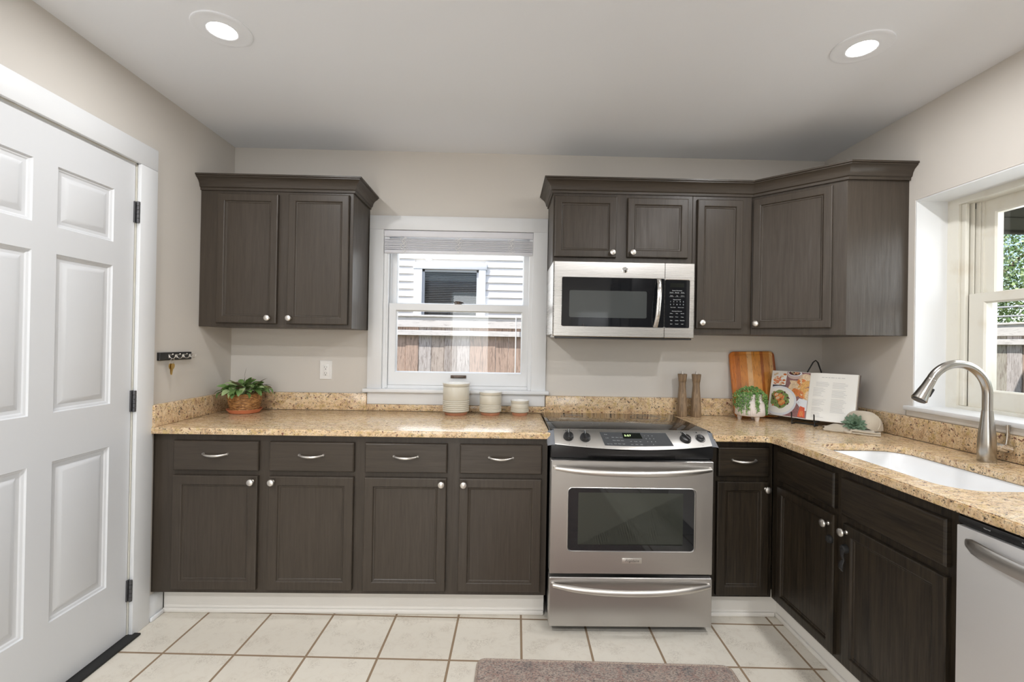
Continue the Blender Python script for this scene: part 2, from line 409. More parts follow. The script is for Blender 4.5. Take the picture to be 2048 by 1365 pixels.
def tag(o, label=None, cat=None, group=None, kind=None):
    if label: o['label'] = label
    if cat: o['category'] = cat
    if group: o['group'] = group
    if kind: o['kind'] = kind
    return o
def thing(name, label, cat, loc, group=None, kind=None):
    o = bpy.data.objects.new(name, None); COL.objects.link(o); o.location = loc; o.empty_display_size = .05
    ORIG[o.name] = Vector(loc); return tag(o, label, cat, group, kind)
def struct(name, mb, mats, parent=None, **k):
    o = mb.build(name, mats, parent, **k)
    if parent is None: o['kind'] = 'structure'
    return o
def copy_thing(src, delta, label=None, group=None):
    def cp(o, parent):
        c = o.copy(); COL.objects.link(c); ORIG[c.name] = ORIG[o.name] + Vector(delta)
        if parent: c.parent = parent
        for ch in [k for k in o.children]: cp(ch, c)
        return c
    r = cp(src, None); r.location = src.location + Vector(delta)
    if label: r['label'] = label
    if group: r['group'] = group
    return r
def arc(c, r, a0, a1, n, ax='xz'):
    out = []
    for i in range(n + 1):
        a = a0 + (a1 - a0) * i / n
        out.append((c[0] + r * cos(a), c[1], c[2] + r * sin(a)) if ax == 'xz' else (c[0] + r * cos(a), c[1] + r * sin(a), c[2]))
    return out

XL, XR, ZC = -1.649, 1.957, 2.489
YB = -5.0
CT = .914
X3, Y3, Z3 = Vector((1, 0, 0)), Vector((0, 1, 0)), Vector((0, 0, 1))

# ------------------------------------------------------------------ room shell
b = MB(); b.box(XL - .15, XR + .3, YB - .15, .14, -.12, 0); struct('floor', b, 'floor_tile', smooth=0)
b = MB(); b.box(XL - .15, XR + .3, YB - .15, .14, ZC, ZC + .12); struct('ceiling', b, 'ceiling_paint', smooth=0)
W1 = (-.742, .166, 1.035, 2.008)      # opening of the window over the left counter
b = MB()
b.box(XL - .15, W1[0], 0, .14, 0, ZC); b.box(W1[1], XR + .3, 0, .14, 0, ZC)
b.box(W1[0], W1[1], 0, .14, 0, W1[2]); b.box(W1[0], W1[1], 0, .14, W1[3], ZC); struct('wall_back', b, 'wall_paint', smooth=0)
DY0, DY1, DZ = -1.552, -.730, 2.113    # door opening in the left wall
b = MB()
b.box(XL - .12, XL, DY1, 0, 0, ZC); b.box(XL - .12, XL, YB, DY0, 0, ZC); b.box(XL - .12, XL, DY0, DY1, DZ, ZC); struct('wall_left', b, 'wall_paint', smooth=0)
W2 = (-1.70, -.640, 1.045, 2.052)
b = MB()
b.box(XR, XR + .25, W2[1], 0, 0, ZC); b.box(XR, XR + .25, YB, W2[0], 0, ZC)
b.box(XR, XR + .25, W2[0], W2[1], 0, W2[2]); b.box(XR, XR + .25, W2[0], W2[1], W2[3], ZC); struct('wall_right', b, 'wall_paint', smooth=0)
b = MB(); b.box(XL - .15, -.93, YB - .12, YB, 0, ZC); b.box(-.27, XR + .3, YB - .12, YB, 0, ZC); b.box(-.93, -.27, YB - .12, YB, 2.2, ZC); b.box(-.93, -.27, YB - .12, YB, 0, .2)
struct('wall_rear', b, 'wall_paint', smooth=0)
# niche lining of the sink window (white boards)
b = MB(); b.box(XR + .002, 2.11, W2[1] - .006, W2[1] + .0, W2[2], W2[3] - .006); b.box(XR + .002, 2.11, W2[0], W2[1], W2[3] - .006, W2[3])
b.box(XR + .002, 2.11, W2[0], W2[0] + .006, W2[2], W2[3] - .006); struct('trim_4', b, 'trim_white', smooth=0)

# baseboards and toe kicks
def shoe(b, x0, x1, y0, y1, z=.018): b.box(x0, x1, y0, y1, 0, z, .006)
b = MB(); b.box(XL, XL + .013, -.638, -.545, 0, .088, .002); b.prism([(XL, -.638, .088), (XL + .013, -.638, .088), (XL + .009, -.638, .100), (XL + .004, -.638, .112), (XL, -.638, .116)], (0, .093, 0))
b.box(XL + .013, XL + .026, -.634, -.553, 0, .020, .005); struct('baseboard_left', b, 'trim_white')
b = MB(); b.box(XL + .014, .214, -.540, -.520, 0, .131); b.box(XL + .014, .214, -.553, -.540, 0, .022, .006); struct('baseboard_back', b, 'toe_white')
b = MB(); b.box(1.00, 1.373, -.540, -.52, 0, .131); b.box(1.00, 1.360, -.553, -.540, 0, .022, .006)
b.box(1.373, 1.393, -1.53, -.54, 0, .131); b.box(1.360, 1.373, -1.53, -.545, 0, .022, .006); struct('baseboard_right', b, 'toe_white')

# ------------------------------------------------------------------ door in the left wall
dr = thing('door_1', None, None, (XL, -1.13, 0), kind='structure')
TH = .004   # door face slightly behind the wall plane
def dface(b, y0, y1, z0, z1): b.box(XL - .040, XL - TH, y0, y1, z0, z1)
yh = -.745; wd_ = .80; y_l = yh - wd_
st = .108; pw = .247
cols = [(yh - st - pw, yh - st), (y_l + st, y_l + st + pw)]
rows = [(.278, .870), (1.050, 1.633), (1.732, 1.955)]
b = MB(); z0d, z1d = .012, 2.103
dface(b, yh - st, yh, z0d, z1d); dface(b, y_l, y_l + st, z0d, z1d); dface(b, cols[1][1], cols[0][0], z0d, z1d)
zs = [z0d, .278, .870, 1.050, 1.633, 1.732, 1.955, z1d]
for a in (0, 2, 4, 6):
    for c in cols: dface(b, c[0], c[1], zs[a], zs[a + 1])
struct('door_slab', b, 'door_white', dr, smooth=0)
for c in cols:
    for (za, zb) in rows:
        b = MB(); b.rings((XL - TH, c[0], za), Y3, Z3, X3, c[1] - c[0], zb - za,
                          [(0, 0), (.003, -.006), (.010, -.008), (.014, -.011), (.018, -.0115), (.026, -.0115), (.044, -.004), (.048, -.003)])
        b.build('door_panel', 'door_white', dr, smooth=20)
for zc_ in (1.888, 1.048, .208):
    b = MB(); b.box(XL - .004, XL + .003, -.752, -.736, zc_ - .047, zc_ + .047, .001)
    for k in range(5): b.cyl((XL + .012, -.745, zc_ - .047 + k * .0189), (XL + .012, -.745, zc_ - .047 + k * .0189 + .0175), .0065, n=12)
    b.build('hinge', 'hinge_grey', dr)
b = MB()
b.box(XL - .12, XL - .002, DY1 - .010, DY1, 0, DZ); b.box(XL - .12, XL - .002, DY0, DY0 + .012, 0, DZ); b.box(XL - .12, XL - .002, DY0, DY1, DZ - .010, DZ)
b.box(XL - .06, XL - .041, DY1 - .022, DY1 - .01, 0, DZ); b.box(XL - .06, XL - .041, DY0, DY1, DZ - .022, DZ - .01)
b.build('door_jamb', 'sash_cream', dr, smooth=0)
b = MB()
c_i, c_o = -.738, -.638
def casing(b, path_y0, path_y1, z0, z1): b.box(XL, XL + .018, path_y0, path_y1, z0, z1, .003)
casing(b, c_i, c_o, 0, 2.106); casing(b, DY0 - .10, DY0 - .012, 0, 2.106); casing(b, DY0 - .10, c_o, 2.106, 2.203)
struct('trim_1', b, 'trim_white')
b = MB(); b.box(XL - .12, XL + .045, DY0, -.722, 0, .010, .003); struct('trim_2', b, 'rubber_black')

# ------------------------------------------------------------------ window over the left counter
w1 = thing('window_1', None, None, (-.288, .05, 1.035), kind='structure')
b = MB()
b.box(-.825, -.740, -.020, 0, 1.046, 2.008, .002); b.box(.165, .252, -.020, 0, 1.046, 2.008, .002); b.box(-.825, .252, -.0202, 0, 2.008, 2.092, .002)
b.build('window_casing', 'trim_white', w1)
b = MB(); b.box(-.845, .272, -.046, .03, 1.026, 1.047, .004); b.build('window_stool', 'trim_white', w1)
b = MB(); b.box(-.823, .250, -.018, 0, .953, 1.026, .002); b.build('window_apron', 'trim_white', w1)
b = MB()
for x0, x1 in ((W1[0], -.722), (.148, W1[1])):
    b.box(x0, x1, 0, .14, W1[2], W1[3])
b.box(-.722, .148, 0, .14, 1.985, W1[3]); b.box(-.722, .148, .02, .15, W1[2], 1.066)
for x0, x1 in ((-.730, -.712), (.143, .160)): b.box(x0, x1, .004, .022, 1.047, 1.985, .003)
for x0, x1 in ((-.722, -.712), (.138, .148)): b.box(x0, x1, .062, .068, 1.066, 1.985)
b.build('window_frame', 'trim_white', w1, smooth=0)
def sash(par, x0, x1, z0, z1, gx0, gx1, gz0, gz1, y0, y1):
    b = MB(); O = (0, y0, 0)
    b.rrings(O, X3, Z3, -Y3, [(x0, x1, z0, z1, .0005, -(y1 - y0)), (x0, x1, z0, z1, .0005, -.001), (x0 + .001, x1 - .001, z0 + .001, z1 - .001, .0005, 0),
                              (gx0 - .006, gx1 + .006, gz0 - .006, gz1 + .006, .0005, 0), (gx0, gx1, gz0, gz1, .0005, -.010), (gx0, gx1, gz0, gz1, .0005, -(y1 - y0)), (x0, x1, z0, z1, .0005, -(y1 - y0))], n=1, fill=False)
    s_ = b.build('sash', 'trim_white', par)
    b = MB(); yc = (y0 + y1) / 2; b.box(gx0 - .004, gx1 + .004, yc - .0015, yc + .0015, gz0 - .004, gz1 + .004); b.build('pane', 'window_glass', s_, smooth=0)
    return s_
lo = sash(w1, -.712, .150, 1.067, 1.566, -.664, .101, 1.150, 1.520, .024, .060)
hi = sash(w1, -.712, .150, 1.530, 1.985, -.672, .108, 1.575, 1.95, .070, .104)
b = MB(); b.box(-.326, -.232, .015, .024, 1.113, 1.131, .001); b.tube([(-.31, .012, 1.124), (-.30, .006, 1.120), (-.258, .006, 1.120), (-.248, .012, 1.124)], .003, 8)
b.build('sash_lift', 'bronze', lo)
b = MB(); b.box(-.312, -.268, .026, .052, 1.566, 1.572, .002); b.lathe([(.012, 0), (.012, .009), (.008, .012)], (-.290, .040, 1.572), 20)
b.tube([(-.315, .036, 1.578), (-.298, .030, 1.583), (-.275, .034, 1.581), (-.262, .046, 1.576)], .0045, 8); b.build('sash_lock', 'bronze', lo)

# raised blind
bl = thing('window_blind', 'raised white slatted blind bunched at the top of the counter window', 'blind', (-.29, .0, 1.868))
b = MB(); b.box(-.740, .163, -.012, .020, 1.968, 2.006, .003); b.build('headrail', 'blind_white', bl)
b = MB()
z = 1.955; k = 0
while z > 1.893:
    b.box(-.736, .160, -.012 + .002 * (k % 2), .019, z - .0038, z, .0008, 1); z -= .0055 + .0015 * (k % 3 == 0); k += 1
b.build('slats', 'blind_white', bl)
b = MB(); b.box(-.736, .160, -.012, .020, 1.868, 1.887, .003); b.build('bottom_rail', 'blind_white', bl)
for x_ in (-.62, -.29, .03):
    b = MB()
    for k in range(5): b.tube([(x_ + .012 * sin(k * 2.1) + .015 * cos(j * 2.2 + k), -.014 - .003 * (j % 2), 1.965 - .018 * j) for j in range(6)], .0011, 6)
    b.build('ladder_cord', 'plastic_white', bl)

# ------------------------------------------------------------------ sink window in the right wall
w2 = thing('window_2', None, None, (2.15, -1.17, 1.045), kind='structure')
b = MB(); b.box(1.932, 2.12, W2[0] - .03, -.612, 1.045, 1.066, .004); b.build('window_stool', 'trim_white', w2)
b = MB(); b.box(1.940, XR, W2[0] - .03, -.625, 1.018, 1.045, .002); b.build('window_apron', 'wall_paint', w2)
b = MB()
x0, x1 = 2.11, 2.24
b.box(x0, x1, -.70, W2[1], 1.045, W2[3]); b.box(x0, x1, W2[0], -1.64, 1.045, W2[3]); b.box(x0, x1, -1.64, -.70, 2.018, W2[3]); b.box(x0, x1, -1.64, -.70, 1.045, 1.080)
b.box(x0 + .012, x0 + .030, -.722, -.70, 1.08, 2.018, .003); b.box(x0 + .040, x0 + .047, -.730, -.70, 1.08, 2.018)
b.box(x0 + .055, x0 + .060, -.745, -.70, 1.08, 2.018)
b.box(2.172, x1, -.755, -.70, 1.08, 2.018); b.box(2.172, x1, -1.64, -1.62, 1.08, 2.018)
b.build('window_frame', 'sash_cream', w2, smooth=0)
b = MB(); b.box(x0 + .048, x0 + .054, -.7275, -.718, 1.99, 2.015); b.build('sash_track', 'black_plastic', w2)
def sash2(x0, x1, y0, y1, z0, z1, gy0, gy1, gz0, gz1):
    b = MB()
    b.rrings((x0, 0, 0), Y3, Z3, -X3, [(y0, y1, z0, z1, .0005, -(x1 - x0)), (y0, y1, z0, z1, .0005, -.001), (y0 + .001, y1 - .001, z0 + .001, z1 - .001, .0005, 0),
             (gy0 - .006, gy1 + .006, gz0 - .006, gz1 + .006, .0005, 0), (gy0, gy1, gz0, gz1, .0005, -.007), (gy0, gy1, gz0, gz1, .0005, -(x1 - x0)), (y0, y1, z0, z1, .0005, -(x1 - x0))], n=1, fill=False)
    s_ = b.build('sash', 'sash_cream', w2)
    xc = x0 + .010; b = MB(); b.box(xc - .0015, xc + .0015, gy0 - .004, gy1 + .004, gz0 - .004, gz1 + .004); b.build('pane', 'window_glass', s_, smooth=0)
sash2(2.135, 2.170, -1.63, -.728, 1.08, 1.595, -1.565, -.800, 1.163, 1.550)
sash2(2.178, 2.212, -1.63, -.742, 1.560, 2.018, -1.565, -.803, 1.603, 1.955)

# ------------------------------------------------------------------ cabinets
PAINT, PAINTF, DARK, DARKF = 'cabinet_paint', 'cabinet_paint_flat', 'cabinet_stain_dark', 'cabinet_stain_dark_flat'
def knob(par, P, N):
    N = Vector(N); P = Vector(P); b = MB()
    b.lathe([(.0075, 0), (.0075, .002), (.0050, .005), (.0048, .012), (.0095, .016), (.0150, .0205), (.0160, .0245), (.0140, .0285), (.0085, .031), (.002, .032)], P, 24, N)
    return b.build('knob', 'satin_nickel', par)
def cdoor(par, O, U, N, w, h, kn, mat=PAINT, fw=.038):
    b = MB(); b.rings(O, U, Z3, N, w, h, [(0, 0), (0, .0145), (.0015, .0178), (.005, .019), (fw - .003, .019), (fw, .0175), (fw + .003, .0125), (fw + .008, .0115), (fw + .011, .009)], True, True)
    d = b.build('door', mat, par, smooth=18)
    if kn: knob(d, Vector(O) + Vector(U) * kn[0] + Z3 * kn[1] + Vector(N) * .019, N)
    return d
def pull(par, C, U, N, L=.112):
    C, U, N = Vector(C), Vector(U), Vector(N); b = MB(); pts = []
    for i in range(17):
        s = -1 + 2 * i / 16; pts.append(C + U * (s * L / 2) + N * (.024 * (1 - abs(s) ** 2.6) + .004) + Z3 * (-.004 * (1 - s * s)))
    b.tube(pts, [.0045 + .0015 * (1 - abs(-1 + 2 * i / 16)) for i in range(17)], 10)
    for s in (-1, 1): b.cyl(C + U * (s * L / 2), C + U * (s * L / 2) + N * .007, .0065, .0045, 12)
    return b.build('pull', 'satin_nickel', par)
def drawer(par, O, U, N, w, h, mat=PAINTF, handle=True, name='drawer'):
    b = MB(); b.rings(O, U, Z3, N, w, h, [(0, 0), (0, .013), (.002, .0165), (.006, .019)], True, True)
    d = b.build(name, mat, par, smooth=18)
    if handle: pull(d, Vector(O) + Vector(U) * (w / 2) + Z3 * (h * .57) + Vector(N) * .019, U, N)
    return d

def carcass_xz(par, x0, x1, y0, y1, z0, z1, openings, mat, matf):
    """box body plus a face frame made of stiles and rails"""
    b = MB(); b.box(x0, x1, y1, y0, z0, z1, .001, 1); b.build('body', mat, par, smooth=20)

# -- wall cabinet left of the window
c = thing('wall_cabinet', 'dark brown two-door wall cabinet hung left of the counter window', 'cabinet', (-1.24, -.15, 1.396))
b = MB(); b.box(XL + .001, -.829, -.306, -.001, 1.396, 2.146, .0015, 1); b.build('body', PAINT, c, smooth=20)
cdoor(c, (-1.549, -.306, 1.417), X3, -Y3, .322, .694, (.284, .029))
cdoor(c, (-1.172, -.306, 1.417), X3, -Y3, .324, .698, (.020, .030))
CROWN = [(0, -.006), (.007, -.006), (.008, .006), (.014, .010), (.016, .016), (.018, .026), (.026, .040), (.040, .052), (.046, .055), (.046, .060), (.053, .062), (.053, .070), (0, .070)]
def crown(path, z0, par=None, name='crown_moulding'):
    b = MB(); b.sweep(path, [(o, z + z0) for o, z in CROWN]); return b.build(name, PAINTF, par, smooth=22)
crown([(XL + .001, -.306), (-.829, -.306), (-.829, -.001)], 2.136, c)

# -- wall cabinets right of the window
c = thing('wall_cabinet', 'short dark brown two-door wall cabinet directly above the microwave', 'cabinet', (.64, -.15, 1.776))
b = MB(); b.box(.254, 1.018, -.306, -.001, 1.776, 2.175, .0015, 1); b.build('body', PAINT, c, smooth=20)
cdoor(c, (.261, -.306, 1.808), X3, -Y3, .337, .331, (.312, .024)); cdoor(c, (.658, -.306, 1.812), X3, -Y3, .331, .324, (.025, .022))
c = thing('wall_cabinet', 'narrow dark brown single-door wall cabinet between the microwave and the corner cabinet', 'cabinet', (1.18, -.15, 1.402))
b = MB(); b.box(1.019, 1.346, -.306, -.001, 1.402, 2.175, .0015, 1); b.build('body', PAINT, c, smooth=20)
cdoor(c, (1.040, -.306, 1.432), X3, -Y3, .250, .704, (.024, .030))
c = thing('wall_cabinet', 'dark brown angled wall cabinet filling the corner beside the sink window', 'cabinet', (1.7, -.25, 1.402))
b = MB(); poly = [(1.347, -.001), (1.347, -.299), (1.654, -.606), (XR - .001, -.606), (XR - .001, -.001)]
b.prism([(x, y, 1.402) for x, y in poly], (0, 0, .773)); b.build('body', PAINT, c, smooth=20)
Ud = Vector((1, -1, 0)).normalized(); Nd = Vector((-1, -1, 0)).normalized()
cdoor(c, Vector((1.347, -.299, 1.436)) + Ud * .014, Ud, Nd, .362, .704, (.026, .026))
b = MB(); b.sweep([(.254, -.001), (.254, -.306), (1.350, -.306), (1.654, -.610), (XR - .002, -.610)], [(o, z + 2.163) for o, z in CROWN])
o = b.build('crown_moulding', PAINTF, None, smooth=22); tag(o, 'long dark brown crown moulding topping the wall cabinets above the microwave', 'moulding')

# -- base cabinets, left run
def base_run(x0, x1, label, mods, first):
    c = thing('base_cabinet', label, 'cabinet', ((x0 + x1) / 2, -.3, .131), None)
    b = MB(); b.box(x0, x1, -.610, -.02, .131, .882); b.build('body', PAINT, c, smooth=0)
    for (a, bb, kn) in mods:
        drawer(c, (a, -.610, .711), X3, -Y3, bb - a, .139)
        cdoor(c, (a - .001, -.610, .152), X3, -Y3, bb - a, .536, (bb - a - .022 if kn == 'r' else .022, .512), PAINT, .043)
    return c
base_run(XL + .001, -.6757, 'dark brown base cabinet at the left end, next to the white door', [(-1.545, -1.149, 'r'), (-1.098, -.701, 'l')], 0)
base_run(-.6757, .2145, 'dark brown base cabinet between the left-end cabinet and the oven range', [(-.650, -.262, 'r'), (-.202, .188, 'l')], 1)
# -- small cabinet right of the range
c = thing('base_cabinet', 'narrow dark base cabinet with one drawer, right of the oven range', 'cabinet', (1.15, -.3, .131))
b = MB(); b.box(1.004, 1.303, -.610, -.02, .131, .882, .0015, 1); b.build('body', DARK, c, smooth=20)
drawer(c, (1.031, -.610, .713), X3, -Y3, .247, .140, DARKF)
cdoor(c, (1.028, -.610, .148), X3, -Y3, .252, .541, (.232, .510), DARK, .042)
# -- sink base
c = thing('sink_base_cabinet', 'dark two-door sink base cabinet with a child lock under the sink', 'cabinet', (1.6, -1.07, .131))
b = MB()
b.box(1.305, 1.345, -1.530, -.611, .131, .882, .001, 1); b.box(1.345, 1.93, -1.530, -1.512, .131, .882); b.box(1.345, 1.93, -.63, -.611, .131, .882); b.box(1.345, 1.93, -1.512, -.63, .131, .15)
b.build('body', DARK, c, smooth=20)
NX = Vector((-1, 0, 0)); UY = Vector((0, -1, 0))
drawer(c, (1.305, -.672, .714), UY, NX, .375, .137, DARKF, False, 'false_front')
drawer(c, (1.305, -1.086, .706), UY, NX, .420, .140, DARKF, False, 'false_front')
d1 = cdoor(c, (1.305, -.672, .150), UY, NX, .378, .538, (.350, .497), DARK, .036)
d2 = cdoor(c, (1.305, -1.098, .150), UY, NX, .410, .528, (.022, .500), DARK, .042)

# child lock
lk = thing('cabinet_lock', 'black plastic child lock strap hanging between the two sink cabinet doors', 'lock', (1.28, -1.08, .49))
b = MB(); b.lathe([(.016, 0), (.016, .006), (.013, .012), (.010, .013)], (1.286, -1.036, .590), 24, (-1, 0, 0)); b.build('lock_button', 'rubber_black', lk)
b = MB(); b.lathe([(.017, 0), (.017, .006), (.014, .014), (.010, .017), (.006, .017)], (1.286, -1.118, .588), 24, (-1, 0, 0)); b.build('strap_mount', 'rubber_black', lk)
b = MB(); b.tube([(1.272, -1.117, .588), (1.270, -1.119, .565), (1.274, -1.121, .548), (1.268, -1.118, .533), (1.268, -1.116, .517), (1.274, -1.117, .505)], [.011, .008, .006, .010, .011, .006], 12, flat=.5, ref=(-1, 0, 0)); b.build('strap', 'black_plastic', lk)

# ------------------------------------------------------------------ countertops and backsplash
b = MB(); b.box(XL + .001, .2235, -.650, -.031, .884, CT, .004, 3)
tag(b.build('countertop', 'granite', None), 'beige speckled granite countertop left of the oven range', 'countertop')
# right L-shaped top with sink cut-out, as one mesh
def rr2(x0, x1, y0, y1, r, n=8):
    L = []
    for cx, cy, a0 in ((x0 + r, y0 + r, pi), (x1 - r, y0 + r, 1.5 * pi), (x1 - r, y1 - r, 0), (x0 + r, y1 - r, .5 * pi)):
        for k in range(n + 1):
            a = a0 + .5 * pi * k / n; L.append((cx + r * cos(a), cy + r * sin(a)))
    return L
bm = bmesh.new()
XE, YE = XR - .031, -2.30
outer = [(.996, -.031), (.996, -.652), (1.2, -.652), (1.240, -.655), (1.258, -.668), (1.266, -.70), (1.266, YE), (XE, YE), (XE, -.031)]
inner = rr2(1.366, 1.745, -1.462, -.800, .10)
ev = []
for L in (outer, inner):
    vs = [bm.verts.new((x, y, CT)) for x, y in L]
    ev += [bm.edges.new((vs[i], vs[(i + 1) % len(vs)])) for i in range(len(vs))]
bmesh.ops.triangle_fill(bm, use_beauty=True, edges=ev)
fc = bm.faces[:]
r_ = bmesh.ops.extrude_face_region(bm, geom=fc)
for v_ in [g for g in r_['geom'] if isinstance(g, bmesh.types.BMVert)]: v_.co.z = .884
bmesh.ops.recalc_face_normals(bm, faces=bm.faces[:])
ed = [e for e in bm.edges if len(e.link_faces) == 2 and e.calc_face_angle(0) > 1.0 and (abs(e.verts[0].co.z - e.verts[1].co.z) < 1e-5)]
bmesh.ops.bevel(bm, geom=ed, offset=.004, segments=2, affect='EDGES')
b = MB(); b._bm(bm); b.box(.226, .995, -.088, -.031, .884, CT)
tag(b.build('countertop', 'granite', None), 'L-shaped beige granite countertop holding the sink, right of the range', 'countertop')
def splash(x0, x1, y0, y1, z0, z1, label):
    b = MB(); b.box(x0, x1, y0, y1, z0, z1, .002, 2); tag(b.build('backsplash', 'granite', None), label, 'backsplash')
splash(XL, XL + .030, -.645, -.0, CT + .0005, 1.016, 'granite backsplash strip standing against the left wall by the basket plant')
splash(XL + .0305, -.8235, -.030, 0, CT + .0005, 1.016, 'granite backsplash strip behind the basket plant, left of the window')
splash(-.823, .2535, -.030, 0, CT + .0005, .952, 'low granite backsplash strip under the window apron behind the canisters')
splash(.254, XR - .0305, -.030, 0, CT + .0005, 1.018, 'granite backsplash strip behind the cooktop and pepper mills')
splash(XR - .030, XR, -2.30, 0, CT + .0005, 1.017, 'granite backsplash strip under the sink window on the right wall')

# ------------------------------------------------------------------ sink
sk = thing('sink', 'white undermount kitchen sink set in the granite counter', 'sink', (1.555, -1.13, .70))
def lp(x0, x1, y0, y1, r, z): return [Vector((x, y, z)) for x, y in rr2(x0, x1, y0, y1, r)]
b = MB(); b.loft([lp(1.350, 1.762, -1.478, -.784, .11, .882), lp(1.350, 1.762, -1.478, -.784, .11, .872), lp(1.358, 1.752, -1.47, -.792, .105, .86), lp(1.36, 1.75, -1.468, -.796, .10, .72), lp(1.40, 1.71, -1.42, -.84, .08, .690), lp(1.40, 1.71, -1.42, -.84, .08, .684)], True, False, True)
b.loft([lp(1.350, 1.762, -1.478, -.784, .11, .882), lp(1.362, 1.750, -1.466, -.796, .10, .882), lp(1.366, 1.745, -1.460, -.800, .095, .872), lp(1.375, 1.735, -1.45, -.81, .09, .74), lp(1.40, 1.71, -1.42, -.84, .08, .712), lp(1.44, 1.67, -1.38, -.88, .06, .706)], True, False, True)
b.build('basin', 'porcelain', sk)
b = MB(); b.lathe([(.040, .707), (.042, .7095), (.030, .7085), (.026, .7075)], (1.555, -1.13, 0), 28); b.build('drain', 'chrome', sk)

# ------------------------------------------------------------------ faucet
fx, fy = 1.845, -1.09
fa = thing('faucet', 'brushed nickel gooseneck faucet with pull-down spray head at the sink', 'faucet', (fx, fy, CT))
b = MB(); b.lathe([(.0270, CT), (.0280, CT + .003), (.0275, CT + .07), (.0260, CT + .10), (.0215, CT + .14), (.0175, CT + .185), (.0165, CT + .194)], (fx, fy, 0), 36); b.build('faucet_body', 'brushed_nickel', fa)
b = MB(); zb = CT + .194
cxs, czs, rs_ = fx - .116, zb + .060, .116
pts = [(fx, fy, zb), (fx, fy, zb + .03)] + arc((cxs, fy, czs), rs_, 0, radians(152), 22)
b.tube(pts, .0158, 20, ref=(0, 1, 0))
ex, ey, ez = pts[-1]; dv = (Vector(pts[-1]) - Vector(pts[-2])).normalized()
b.build('spout', 'brushed_nickel', fa)
b = MB(); E = Vector(pts[-1]); b.lathe([(.0158, 0), (.0165, .002), (.0165, .004), (.0178, .03), (.0235, .075), (.0262, .088), (.0240, .091)], E, 28, dv)
sh = b.build('spray_head', 'brushed_nickel', fa)
b = MB(); b.lathe([(.0225, 0), (.0225, .003), (.016, .0035)], E + dv * .0905, 24, dv); b.build('nozzle', 'black_plastic', sh)
side = dv.cross(Y3).normalized()
if side.x < 0: side = -side
bp_ = E + dv * .045 + side * .020
b = MB(); q_ = Matrix((side, Y3, dv)).transposed().to_4x4(); q_.translation = bp_
b2 = MB(q_); b2.box(-.002, .007, -.009, .009, -.018, .018, .003); b2.build('spray_button', 'black_plastic', sh)
b = MB(); b.cyl((fx + .010, fy, CT + .062), (fx + .075, fy - .012, CT + .050), .0165, .0165, 28); b.cyl((fx + .036, fy - .005, CT + .0572), (fx + .038, fy - .0054, CT + .0568), .0170, .0170, 28)
hb = b.build('valve_barrel', 'chrome', fa)
b = MB(); b.tube([(fx + .064, fy - .010, CT + .052), (fx + .068, fy - .011, CT + .085), (fx + .070, fy - .0115, CT + .115), (fx + .070, fy - .012, CT + .142)], [.006, .0058, .0068, .0085], 14, flat=.6, ref=(0, 1, 0)); b.build('lever', 'brushed_nickel', hb)

# ------------------------------------------------------------------ dishwasher
dw = thing('dishwasher', 'stainless steel dishwasher built in right of the sink cabinet', 'dishwasher', (1.6, -1.84, .1))
b = MB(); b.box(1.312, 1.92, -2.14, -1.538, .10, .880); b.build('body', 'black_plastic', dw, smooth=0)
b = MB(); b.box(1.285, 1.312, -2.140, -1.541, .105, .846, .003); dd = b.build('door', 'stainless_side_grain', dw)
b = MB()
pts = []; rad = []
for i in range(21):
    s = -1 + 2 * i / 20; pts.append((1.285 - .040 * (1 - abs(s) ** 3) - .002, -1.840 + s * .270, .805 - .0 * s)); rad.append(.021 * (.55 + .45 * min(1, (1 - abs(s)) * 9)))
b.tube(pts, rad, 16, flat=.30, ref=(1, 0, 0)); b.build('handle', 'stainless', dd)
b = MB(); b.box(1.289, 1.312, -2.140, -1.541, .850, .872, .003); cp = b.build('control_strip', 'black_plastic', dw)
for i, w_ in enumerate(('Normal', 'Heavy', 'Light', 'Rinse', 'Start')):
    MM = Matrix.Translation((1.2885, -1.62 - i * .09, .861)) @ Matrix(((0, 0, -1, 0), (-1, 0, 0, 0), (0, 1, 0, 0), (0, 0, 0, 1)))
    b = MB(); b.text(w_, .0055, MM); b.build('button_print', 'print_white', cp, smooth=0)

# ------------------------------------------------------------------ range
rg = thing('oven_range', 'stainless slide-in electric range with black glass cooktop', 'oven', (.603, -.36, 0))
b = MB(); b.box(.228, .980, -.640, -.092, .030, .902); b.build('body', 'black_plastic', rg, smooth=0)
for x_ in (.26, .95):
    b = MB(); b.cyl((x_, -.60, 0), (x_, -.60, .03), .018, n=16); b.build('foot', 'black_plastic', rg)
b = MB(); b.box(.224, .992, -.628, -.089, .9145, .928, .003, 2); ck = b.build('cooktop', 'cooktop_glass', rg)
for (x_, y_, r__) in ((.40, -.45, .095), (.84, -.47, .085), (.40, -.22, .075), (.82, -.22, .10)):
    b = MB()
    for q in (r__, r__ * .62): b.lathe([(q, .9281), (q + .0016, .9283), (q + .0016, .9281)], (x_, y_, 0), 60, cap0=False, cap1=False)
    b.build('burner_ring', 'burner_print', ck, smooth=0)
PX0, PX1 = .241, .973
def bow(x): s = (x - (PX0 + PX1) / 2) / ((PX1 - PX0) / 2); return 1 - min(1, s * s)
def pan(x, s, off=0):
    top = Vector((x, -.626, .930)); bot = Vector((x, -.688 - .052 * bow(x), .871 - .010 * bow(x)))
    p = top.lerp(bot, s); d = (bot - top).normalized(); n = d.cross(X3); n = n if n.z > 0 else -n
    return p + n * off
b = MB(); Ls = []
for i in range(33):
    x = PX0 + (PX1 - PX0) * i / 32
    Ls.append([pan(x, 0), pan(x, .04, .002), pan(x, .96, .002), pan(x, 1), pan(x, 1) + Vector((0, .012, -.004)), Vector((x, -.60, .90)), Vector((x, -.61, .928))])
